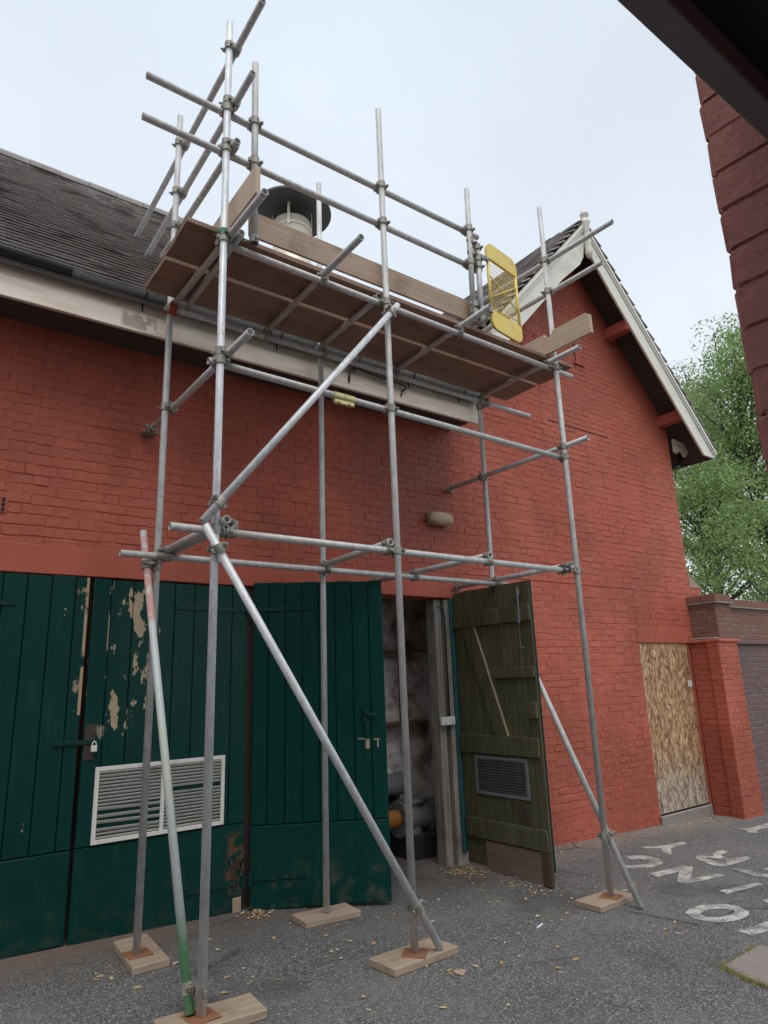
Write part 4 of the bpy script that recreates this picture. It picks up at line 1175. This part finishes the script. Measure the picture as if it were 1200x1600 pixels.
def closest(a, b):
    p, q = TUBES[a], TUBES[b]
    d1, d2, r = p[1] - p[0], q[1] - q[0], p[0] - q[0]
    A, E, Fv = d1.dot(d1), d2.dot(d2), d2.dot(r)
    c, B = d1.dot(r), d1.dot(d2)
    den = A * E - B * B
    s = max(0, min(1, (B * Fv - c * E) / den)) if den > 1e-9 else 0
    tt = max(0, min(1, (B * s + Fv) / E))
    s = max(0, min(1, (B * tt - c) / A))
    return p[0] + d1 * s, q[0] + d2 * tt, d1.normalized(), d2.normalized()

def collar(bm, c, d, flap):
    u, v, w = frame_of(d)
    n = 14
    ro, ri, h = 0.0335, 0.0244, 0.027
    R = []
    for (rr, zz_) in ((ro, -h), (ro, h), (ri, h), (ri, -h)):
        R.append([bm.verts.new(c + (u * math.cos(2 * math.pi * k / n) + v * math.sin(2 * math.pi * k / n)) * rr + w * zz_) for k in range(n)])
    for a in range(4):
        A_, B_ = R[a], R[(a + 1) % 4]
        for k in range(n): bm.faces.new((A_[k], A_[(k + 1) % n], B_[(k + 1) % n], B_[k]))
    # bolted lugs
    f = (flap - w * flap.dot(w)).normalized()
    g = w.cross(f)
    M = Matrix(((f.x, g.x, w.x, c.x), (f.y, g.y, w.y, c.y), (f.z, g.z, w.z, c.z), (0, 0, 0, 1)))
    abox(bm, (0.026, -0.011, -0.018), (0.050, -0.002, 0.018), 0.002, M)
    abox(bm, (0.026, 0.004, -0.018), (0.052, 0.013, 0.018), 0.002, M)
    cyl(bm, M @ Vector((0.045, -0.034, 0)), M @ Vector((0.045, 0.046, 0)), 0.007, 8)
    cyl(bm, M @ Vector((0.045, 0.014, 0)), M @ Vector((0.045, 0.030, 0)), 0.0145, 6)
    cyl(bm, M @ Vector((0.045, -0.024, 0)), M @ Vector((0.045, -0.012, 0)), 0.013, 6)
    abox(bm, (-0.048, -0.010, -0.015), (-0.028, 0.010, 0.015), 0.003, M)

def coupler(a, b, m='coupler', name='coupler', at_z=None):
    pa, pb, da, db_ = closest(a, b)
    if at_z is not None:
        (p0, p1), (q0, q1) = TUBES[a], TUBES[b]
        pa = p0.lerp(p1, (at_z - p0.z) / (p1.z - p0.z)); pb = q0.lerp(q1, (at_z - q0.z) / (q1.z - q0.z))
    bm = bmesh.new()
    ax = pb - pa
    if ax.length < 1e-4: ax = da.cross(db_)
    ax.normalize()
    collar(bm, pa, da, db_ if abs(db_.dot(da)) < 0.95 else da.orthogonal())
    collar(bm, pb, db_, da if abs(db_.dot(da)) < 0.95 else da.orthogonal())
    mid = (pa + pb) / 2
    u, v, w = frame_of(ax)
    M = Matrix(((u.x, v.x, w.x, mid.x), (u.y, v.y, w.y, mid.y), (u.z, v.z, w.z, mid.z), (0, 0, 0, 1)))
    abox(bm, (-0.024, -0.024, -0.004), (0.024, 0.024, 0.004), 0.003, M)
    bmesh.ops.recalc_face_normals(bm, faces=bm.faces)
    return from_bm(name, bm, m, scaf)

PAIRS = [('F1', 'R1'), ('F1', 'R2'), ('F1', 'DR1'), ('F1', 'DR2'), ('F1', 'DR3'), ('B1', 'DR1'), ('B1', 'DR2'), ('B1', 'DR3'), ('P1', 'R1'), ('P1', 'R2'), ('F2', 'R1'), ('F2', 'R2'), ('P3', 'R1'), ('P3', 'R2'), ('P4', 'R2'),
  ('F3', 'RR1'), ('F3', 'RR2'), ('F1', 'LF'), ('F2', 'LF'), ('F3', 'LF'), ('B2', 'LB'), ('B3', 'LB'), ('F1', 'LM'), ('F2', 'LM'), ('F3', 'LM'), ('F1', 'TI1'), ('B1', 'TI1'), ('F3', 'TI2'), ('B3', 'TI2'),
  ('F1', 'LL'), ('F2', 'LL'), ('F3', 'LL'), ('B1', 'LLB'), ('B2', 'LLB'), ('B3', 'LLB'), ('LL', 'A1'), ('LL', 'A1b'), ('LL', 'A2'), ('LL', 'A3'), ('LL', 'A4'), ('LLB', 'A1'), ('LLB', 'A2'), ('LLB', 'A3'), ('LLB', 'A4'),
  ('F1', 'D1'), ('F2', 'D1'), ('F1', 'D2'), ('F2', 'D2'), ('B1', 'K1'), ('F3', 'K3'), ('P1', 'T1'), ('LF', 'T2'), ('LF', 'T3'), ('LF', 'T4'), ('LF', 'T2b'), ('LB', 'T2'), ('LB', 'T3'), ('LB', 'T4')]
for a, b in PAIRS: coupler(a, b)
coupler('F1', 'K1', at_z=0.13)
coupler('F1', 'T1', 'coupler_green')
coupler('B1', 'LB', 'coupler_red')
# extra cluster round the gate hinge post
for z_ in (4.70, 4.78, 5.30, 5.42):
    bm = bmesh.new()
    collar(bm, Vector((3.80 + (z_ - 4.7) * 0.02, YFR, z_)), Vector((0, 0, 1)), Vector((1, 0, 0))); collar(bm, Vector((3.885, YFR, z_ - 0.03)), Vector((0, 0, 1)), Vector((1, -0.3, 0)))
    bmesh.ops.recalc_face_normals(bm, faces=bm.faces)
    from_bm('coupler', bm, 'coupler', scaf)
# sleeve joining two lengths of the middle ledger
sv = bmesh.new()
for xx in (2.40, 2.49):
    V, F = tube_geo((xx - 0.042, 3.719, 3.5945 - (xx - 2.4) * 0.012), (xx + 0.042, 3.719, 3.5935 - (xx - 2.4) * 0.012), 0.0315, 0.0246, 14)
    vs = [sv.verts.new(v) for v in V]
    for f in F: sv.faces.new([vs[i] for i in f])
abox(sv, (2.36, 3.70, 3.535), (2.53, 3.73, 3.566), 0.004)
for xx in (2.40, 2.49): cyl(sv, (xx, 3.69, 3.548), (xx, 3.745, 3.548), 0.010, 8)
from_bm('sleeve_coupler', sv, 'sleeve', scaf)
# wall-end fittings of the tie tubes and reveal pads
for (p, d) in (((1.541, 5.15, 3.662), (0, 1, 0)), ((4.836, 5.22, 3.652), (0, 1, 0)), ((3.792, 5.23, 2.562), (0, 1, 0)), ((4.864, 5.23, 2.562), (0, 1, 0))):
    bm = bmesh.new()
    p = Vector(p)
    collar(bm, p, Vector(d), Vector((-1, 0, -0.4)))
    abox(bm, (p.x - 0.07, p.y + 0.03, p.z - 0.035), (p.x + 0.05, YW - 0.001, p.z - 0.015), 0.003)
    cyl(bm, p + Vector((0, 0.028, 0)), (p.x, YW + 0.01, p.z), 0.009, 8)
    bmesh.ops.recalc_face_normals(bm, faces=bm.faces)
    from_bm('wall_tie', bm, 'coupler', scaf)
# caps: two couplers left on tubes
# platform boards (laid along the wall) and toe boards
yb = 3.722
ends = [(1.255, 5.17), (1.262, 5.20), (1.272, 5.19), (1.268, 5.195)]
for k in range(4):
    w = 0.218
    g = (0.004, 0.040, 0.008, 0)[k]
    z0 = 4.561 + (0.0, 0.001, 0.0, 0.001)[k]
    b = box('platform_board', (ends[k][0], yb, z0), (ends[k][1], yb + w, z0 + 0.038), 'deck', scaf, 0.003)
    hb = bmesh.new()
    for xx in ends[k]:
        s_ = -1 if xx < 3 else 1
        abox(hb, (xx - 0.02 if s_ > 0 else xx - 0.0015, yb + 0.005, z0 + 0.0385), (xx + 0.0015 if s_ > 0 else xx + 0.02, yb + w - 0.005, z0 + 0.0395))
    from_bm('end_hoop', hb, 'coupler', b)
    yb += w + g
box('toe_board', (1.70, 3.735, 4.650), (4.00, 3.757, 4.852), 'toe_x', scaf, 0.003)
box('toe_board', (1.566, 3.36, 4.672), (1.602, 4.62, 4.887), 'toe_y', scaf, 0.004)
# right toe board with clipped corner and a notch round the standard
tb = [(3.20, 4.592), (4.60, 4.603), (4.60, 4.815), (3.72, 4.806), (3.715, 4.775), (3.69, 4.758), (3.65, 4.758), (3.625, 4.775), (3.62, 4.805), (3.235, 4.800), (3.20, 4.770)]
extrude_poly('toe_board', [(4.776, y, z) for y, z in tb], (0.036, 0, 0), 'toe_y', scaf)

# self-closing gate
GA, GB = Vector((4.035, 3.700, 0)), Vector((4.515, 3.775, 0))
gu = (GB - GA).normalized(); gl = (GB - GA).length
gn = Vector((gu.y, -gu.x, 0))
def gp(s, z, d=0.0): return GA + gu * s + gn * d + Vector((0, 0, z))
Z0, Z1, RC = 4.645, 5.535, 0.09
def rounded(s0, s1, z0, z1, rc, which):
    pts = []
    for (cx, cz, a0, key) in ((s1 - rc, z0 + rc, -90, 'br'), (s1 - rc, z1 - rc, 0, 'tr'), (s0 + rc, z1 - rc, 90, 'tl'), (s0 + rc, z0 + rc, 180, 'bl')):
        if key in which:
            for k in range(6):
                a = math.radians(a0 + 18 * k)
                pts.append((cx + rc * math.cos(a), cz + rc * math.sin(a)))
        else:
            pts.append({'br': (s1, z0), 'tr': (s1, z1), 'tl': (s0, z1), 'bl': (s0, z0)}[key])
    return pts
gate = extrude_poly('gate_panel', [gp(s, z, 0.012) for s, z in rounded(0, gl, Z1 - 0.17, Z1, RC, ('tr', 'tl'))], -gn * 0.024, 'yellow', scaf)
gate['label'] = 'yellow mesh safety gate'
child(extrude_poly('bottom_panel', [gp(s, z, 0.012) for s, z in rounded(0, gl, Z0, Z0 + 0.18, RC, ('br', 'bl'))], -gn * 0.024, 'yellow'), gate)
for s in (0.016, gl - 0.016):
    V, F = tube_geo(gp(s, Z0 + 0.178), gp(s, Z1 - 0.168), 0.014, 0.010, 12)
    child(raw('side_bar', V, F, 'yellow', None, True), gate)
wv, wf = [], []
def wire(a, b, r=0.002):
    V, F = tube_geo(a, b, r, r * 0.3, 5)
    k = len(wv); wv.extend(V); wf.extend([tuple(k + i for i in f) for f in F])
n_w = 13
for k in range(n_w):
    s = 0.03 + (gl - 0.06) * (k + 0.5) / n_w
    wire(gp(s, Z0 + 0.17, 0.002), gp(s, Z1 - 0.16, 0.002))
for k in range(15):
    z = Z0 + 0.18 + (Z1 - Z0 - 0.35) * (k + 0.5) / 15
    wire(gp(0.02, z, -0.002), gp(gl - 0.02, z, -0.002))
child(raw('wire_mesh', wv, wf, 'yellow'), gate)
for (a, b) in (((0.03, 5.18), (gl - 0.03, 4.98)), ((0.03, 4.96), (gl - 0.03, 5.24)), ((0.03, 4.83), (gl - 0.03, 4.88))):
    V, F = tube_geo(gp(a[0], a[1], 0.006), gp(b[0], b[1], 0.006), 0.006, 0.003, 8)
    child(raw('cross_bar', V, F, 'yellow', None, True), gate)
for z in (4.80, 5.33):
    bm = bmesh.new()
    abox(bm, (3.90, 3.672, z - 0.02), (4.045, 3.70, z + 0.02), 0.004)
    child(from_bm('gate_hinge', bm, 'coupler'), gate)

# sole boards under the standards: separate timbers on the ground
def sole(corners, cxy, m, label, plate=0.15, rot=0.0, rusty=True):
    z = sum(gz(x, y) for x, y in corners) / len(corners)
    e = prop(empty('sole_board', (sum(c[0] for c in corners) / 4, sum(c[1] for c in corners) / 4, z)), label, 'timber pad', 'sole boards under the scaffold standards')
    bm = bmesh.new()
    lo = [bm.verts.new((x, y, gz(x, y) + 0.001)) for x, y in corners]
    hi = [bm.verts.new((x, y, gz(x, y) + SB)) for x, y in corners]
    bm.faces.new(lo[::-1]); bm.faces.new(hi)
    for i in range(4): bm.faces.new((lo[i], lo[(i + 1) % 4], hi[(i + 1) % 4], hi[i]))
    bmesh.ops.recalc_face_normals(bm, faces=bm.faces)
    bmesh.ops.bevel(bm, geom=bm.edges[:], offset=0.004, segments=1, affect='EDGES')
    from_bm('timber', bm, m, e)
    if rusty:
        zz_ = gz(*cxy) + SB
        box('base_plate', (-plate / 2, -plate / 2, 0.0005), (plate / 2, plate / 2, 0.006), 'rust', e, 0.001, Matrix.Translation((cxy[0], cxy[1], zz_)) @ Matrix.Rotation(rot, 4, 'Z'))
    return e
sole([(1.40, 4.50), (1.63, 4.52), (1.655, 5.06), (1.43, 5.03)], (1.49, 4.71), 'sole', 'grey timber pad under left rear standard, beside the peeling green door', 0.15, 0.05)
sole([(2.62, 4.60), (3.09, 4.60), (3.10, 4.83), (2.63, 4.83)], (2.852, 4.70), 'sole', 'grey timber pad under middle rear standard, against the ajar green door', 0.13, 0.3, False)
sole([(1.28, 3.55), (1.80, 3.555), (1.815, 3.79), (1.29, 3.79)], (1.49, 3.669), 'sole_pale', 'pale timber pad under left front standard, at the bottom edge of the picture', 0.15, 0.1)
sole([(2.625, 3.565), (3.175, 3.625), (3.15, 3.86), (2.60, 3.80)], (2.872, 3.69), 'sole_pale', 'pale timber pad with rusty plate under middle front standard and brace foot', 0.15, 0.75)
sole([(4.575, 3.58), (5.075, 3.62), (5.06, 3.85), (4.56, 3.81)], (4.858, 3.695), 'sole', 'brown timber pad under right front standard, near the painted letters', 0.15, 0.35)

# ------------------------------------------------------------------ things on the wall and in the doorway
lamp = prop(empty('bulkhead_light', (4.64, YW - 0.06, 3.28)), 'oval beige bulkhead light on the red wall above the doorway', 'light')
lb = bmesh.new()
abox(lb, (4.50, YW - 0.05, 3.215), (4.80, YW - 0.002, 3.355), 0.02)
from_bm('backplate', lb, 'concrete', lamp)
lb = bmesh.new()
g = bmesh.ops.create_uvsphere(lb, u_segments=24, v_segments=14, radius=1.0)
for v in g['verts']:
    sx = math.copysign(abs(v.co.x) ** 0.6, v.co.x); sy = math.copysign(abs(v.co.y) ** 0.6, v.co.y); sz = math.copysign(abs(v.co.z) ** 0.75, v.co.z)
    v.co = Vector((4.65 + sx * 0.165, YW - 0.052 - max(0, -sy) * 0.085 + (0.001 if sy > 0 else 0), 3.282 + sz * 0.075))
from_bm('diffuser', lb, 'diffuser', lamp, True)

sw = prop(empty('switch_box', (4.62, 5.29, 1.2)), 'white double switch box on the timber door post', 'switch')
box('box', (4.555, 5.262, 1.165), (4.735, 5.298, 1.245), 'white', sw, 0.005)
for xx in (4.60, 4.69): box('rocker', (xx - 0.014, 5.256, 1.185), (xx + 0.014, 5.262, 1.225), 'white', sw, 0.002)

pump = prop(empty('pipe_valve', (4.62, 5.85, -0.1)), 'grey cast flanged valve low inside the dark doorway', 'valve')
bm = bmesh.new()
cyl(bm, (4.42, 5.86, 0.26), (4.78, 5.86, 0.24), 0.13, 20); cyl(bm, (4.60, 5.86, 0.1), (4.60, 5.86, 0.40), 0.10, 18); cyl(bm, (4.60, 5.86, 0.40), (4.60, 5.86, 0.43), 0.14, 18)
from_bm('valve_body', bm, 'iron', pump)
for xx in (4.42, 4.78):
    bm = bmesh.new(); cyl(bm, (xx - 0.015, 5.86, 0.25), (xx + 0.015, 5.86, 0.25), 0.175, 22)
    for k in range(8): cyl(bm, (xx - 0.028, 5.86 + 0.15 * math.cos(k * 0.785), 0.25 + 0.15 * math.sin(k * 0.785)), (xx + 0.028, 5.86 + 0.15 * math.cos(k * 0.785), 0.25 + 0.15 * math.sin(k * 0.785)), 0.013, 6)
    from_bm('flange', bm, 'iron', pump)
pipe_path('hand_wheel', [(4.90, 5.82 + 0.13 * math.cos(a), 0.28 + 0.13 * math.sin(a)) for a in [2 * math.pi * k / 20 for k in range(21)]], 0.012, 'iron', pump, 6)
bm = bmesh.new(); cyl(bm, (4.78, 5.86, 0.26), (4.91, 5.82, 0.28), 0.016, 8); abox(bm, (4.894, 5.69, 0.27), (4.906, 5.95, 0.29)); from_bm('wheel_stem', bm, 'iron', pump)
box('plinth', (4.45, 5.70, -0.2), (4.75, 6.05, 0.10), 'dark', pump, 0.01)
op = prop(empty('orange_pipe', (3.9, 5.86, 0.1)), 'orange pipe stub leading into the grey valve', 'pipe')
V, F = tube_geo((3.3, 5.87, 0.26), (4.40, 5.86, 0.26), 0.085, 0.07, 18); raw('pipe', V, F, 'orange', op, True)
tk = prop(empty('grey_tank', (4.2, 6.35, 0.3)), 'grey lagged cylinder behind the valve inside the doorway', 'tank')
bm = bmesh.new(); cyl(bm, (3.2, 6.06, 0.56), (4.62, 6.06, 0.55), 0.11, 24); from_bm('shell', bm, 'iron', tk, False)
for xx in (3.6, 4.7): box('support', (xx - 0.2, 6.0, -0.2), (xx - 0.14, 6.12, 0.46), 'dark', tk, 0)

# ------------------------------------------------------------------ trees beyond the boundary wall
def tree(name, base, height, crown_c, crown_r, label, n_clump, per, leafm, seed, size=0.10, spread=0.42):
    """trunk with limbs that end in leaf clumps spread through an uneven crown"""
    r = random.Random(seed)
    e = prop(empty(name, base), label, 'tree', 'trees beyond the boundary wall')
    base = Vector(base); cc = Vector(crown_c); cr_ = Vector(crown_r)
    V, F = [], []
    def limb(pts, r0, r1):
        n = 6; b = len(V)
        for i, p in enumerate(pts):
            dd = pts[min(i + 1, len(pts) - 1)] - pts[max(i - 1, 0)]
            u, v, _ = frame_of(dd)
            rr = r0 + (r1 - r0) * i / (len(pts) - 1)
            for k in range(n):
                a = 2 * math.pi * k / n
                V.append(p + (u * math.cos(a) + v * math.sin(a)) * rr)
        for i in range(len(pts) - 1):
            for k in range(n):
                j = (k + 1) % n
                F.append((b + i * n + k, b + i * n + j, b + (i + 1) * n + j, b + (i + 1) * n + k))
    top = cc + Vector((0, 0, cr_.z * 0.85))
    trunk = []
    for i in range(13):
        s_ = i / 12
        trunk.append(base.lerp(top, s_) + Vector((math.sin(s_ * 5 + seed) * 0.22, math.cos(s_ * 4 + seed) * 0.22, 0)) * s_)
    limb(trunk, height * 0.013, 0.02)
    clumps = []
    while len(clumps) < n_clump:
        d = Vector((r.uniform(-1, 1), r.uniform(-1, 1), r.uniform(-1, 1)))
        if d.length > 1 or d.length < 0.25: continue
        taper = 1.0 - 0.55 * max(0, d.z)
        clumps.append(cc + Vector((d.x * cr_.x * taper, d.y * cr_.y * taper, d.z * cr_.z)))
    for c in clumps:
        s_ = max(0.12, min(0.97, (c.z - base.z) / (top.z - base.z) - r.uniform(0.06, 0.2)))
        i = int(s_ * 12)
        a = trunk[i].lerp(trunk[min(i + 1, 12)], s_ * 12 - i)
        m1 = a.lerp(c, 0.4) + Vector((r.gauss(0, 0.2), r.gauss(0, 0.2), r.uniform(0, 0.3)))
        m2 = a.lerp(c, 0.75) + Vector((r.gauss(0, 0.15), r.gauss(0, 0.15), r.uniform(0, 0.3)))
        L = (c - a).length
        limb([a, m1, m2, c], 0.010 + 0.013 * L, 0.006)
        for _ in range(6):
            e2 = c + Vector((r.gauss(0, 0.6), r.gauss(0, 0.6), r.gauss(0, 0.5))) * spread * 1.4
            limb([m2.lerp(c, r.random()), (c + e2) / 2 + Vector((0, 0, 0.05)), e2], 0.007, 0.003)
    raw('trunk', V, F, 'bark', e, True)
    g = np.random.default_rng(seed)
    n = n_clump * per
    ci = np.repeat(np.arange(n_clump), per)
    C = np.array([tuple(c) for c in clumps])[ci]
    sc = g.uniform(0.55, 1.35, n_clump)[ci][:, None] * spread
    off = g.normal(0, 1, (n, 3)); ol = np.linalg.norm(off, axis=1)[:, None]; off = off / ol * np.minimum(ol, 1.9); off[:, 2] = off[:, 2] * 0.7 - 0.25
    Pp = C + off * sc
    d = g.normal(0, 1, (n, 3)); d[:, 2] = d[:, 2] * 0.8 - 0.5
    d /= np.linalg.norm(d, axis=1)[:, None]
    sd = np.cross(d, g.normal(0, 1, (n, 3))); sd /= np.linalg.norm(sd, axis=1)[:, None]
    L = size * g.uniform(0.65, 1.3, n)[:, None]
    LV = np.empty((n, 4, 3))
    LV[:, 0] = Pp; LV[:, 1] = Pp + d * L * 0.45 + sd * L * 0.34; LV[:, 2] = Pp + d * L; LV[:, 3] = Pp + d * L * 0.45 - sd * L * 0.34
    raw('crown', LV.reshape(-1, 3).tolist(), [(k * 4, k * 4 + 1, k * 4 + 2, k * 4 + 3) for k in range(n)], leafm, e)
    return e
tree('birch_tree', (22.6, 9.6, gz(22, 9.6)), 14.5, (22.9, 9.6, 8.2), (3.0, 2.6, 5.6), 'tall light green tree rising highest behind the near wall edge', 150, 260, 'leaf', 3, 0.10, 0.44)
tree('birch_tree', (18.6, 9.6, gz(18, 9.6)), 8.8, (18.6, 9.5, 4.7), (2.5, 2.2, 3.2), 'lower green tree close behind the gable wall corner', 85, 250, 'leaf', 8, 0.085, 0.38)
tree('birch_tree', (26.3, 13.4, gz(26, 12)), 14.0, (26.0, 13.0, 10.0), (2.6, 2.4, 4.6), 'pale airy tree top just right of the bargeboard end', 110, 220, 'leaf2', 21, 0.105, 0.42)

# ------------------------------------------------------------------ litter and moss
lv, lf = [], []
def leaf_at(x, y, s):
    z = gz(x, y) + 0.003
    a = rng.uniform(0, 6.28)
    b = len(lv)
    up_ = [rng.uniform(0, 0.35) * s for _ in range(6)]
    shape = [(1, 0), (0.35, 0.5), (-0.5, 0.42), (-1, 0), (-0.5, -0.42), (0.35, -0.5)]
    for (u, v), h in zip(shape, up_):
        lv.append((x + s * (u * math.cos(a) - v * math.sin(a)), y + s * (u * math.sin(a) + v * math.cos(a)), z + h))
    lv.append((x, y, z + 0.002))
    for k in range(6): lf.append((b + k, b + (k + 1) % 6, b + 6))
for _ in range(130): leaf_at(rng.uniform(4.9, 8.2), 5.24 - abs(rng.gauss(0, 0.10)), rng.uniform(0.008, 0.02))
for _ in range(70): leaf_at(rng.uniform(8.1, 9.4), 5.2 - abs(rng.gauss(0, 0.16)), rng.uniform(0.008, 0.022))
for _ in range(110): leaf_at(rng.gauss(4.62, 0.12), rng.gauss(5.10, 0.10), rng.uniform(0.010, 0.024))
for _ in range(60): leaf_at(rng.gauss(4.70, 0.10), rng.gauss(4.45, 0.22), rng.uniform(0.010, 0.022))
for _ in range(50): leaf_at(rng.gauss(2.50, 0.07), rng.gauss(5.12, 0.06), rng.uniform(0.012, 0.026))
for _ in range(190): leaf_at(rng.uniform(1.2, 5.5), rng.uniform(2.9, 5.2), rng.uniform(0.006, 0.026))
for _ in range(70): leaf_at(rng.uniform(5, 9), rng.uniform(2.6, 5.2), rng.uniform(0.007, 0.016))
fl_ = raw('fallen_leaves', lv, lf, 'litter')
prop(fl_, 'dry brown fallen leaves scattered along the wall foot and doorway', 'leaves', kind='stuff')
def scrap(name, x, y, L, w, rot, label, cat, m='white', h=0.006):
    o = box(name, (-L / 2, -w / 2, 0.001), (L / 2, w / 2, h), m, None, 0.002, Matrix.Translation((x, y, gz(x, y))) @ Matrix.Rotation(rot, 4, 'Z'))
    return prop(o, label, cat)
scrap('white_stick', 3.98, 3.66, 0.09, 0.012, 0.3, 'short white plastic stick on the asphalt in front of the doorway', 'litter', 'white', 0.012)
def crumple(name, x, y, s, label):
    bm = bmesh.new()
    bmesh.ops.create_icosphere(bm, subdivisions=2, radius=s)
    for v in bm.verts:
        v.co.x *= rng.uniform(0.7, 1.2); v.co.y *= rng.uniform(0.7, 1.2); v.co.z *= 0.22 * rng.uniform(0.3, 1.2)
    bmesh.ops.translate(bm, verts=bm.verts, vec=(x, y, gz(x, y) + s * 0.15))
    return prop(from_bm(name, bm, 'sole_pale'), label, 'litter')
crumple('crumpled_paper', 2.98, 3.40, 0.04, 'crumpled pale scrap on the asphalt before the middle front pad')
crumple('crumpled_paper', 1.25, 4.62, 0.022, 'small white scrap on the asphalt left of the left rear pad')
gv, gf = [], []
edges = [((4.315, 2.516), (4.817, 2.544)), ((4.315, 2.516), (4.247, 2.365)), ((4.247, 2.365), (4.223, 2.216)), ((4.223, 2.216), (4.30, 2.02))]
for (a, b) in edges:
    for _ in range(300):
        s = rng.random()
        x = a[0] + (b[0] - a[0]) * s + rng.gauss(0, 0.016); y = a[1] + (b[1] - a[1]) * s + rng.gauss(0, 0.016)
        h = rng.uniform(0.006, 0.030); w = 0.0028
        dx, dy = rng.gauss(0, 0.012), rng.gauss(0, 0.012)
        k = len(gv); an = rng.uniform(0, 3.14)
        z = gz(x, y)
        gv.extend([(x - w * math.cos(an), y - w * math.sin(an), z), (x + w * math.cos(an), y + w * math.sin(an), z), (x + dx, y + dy, z + h)])
        gf.append((k, k + 1, k + 2))
prop(raw('moss_tufts', gv, gf, 'grass'), 'yellow green moss and grass round the concrete slab', 'grass', kind='stuff')
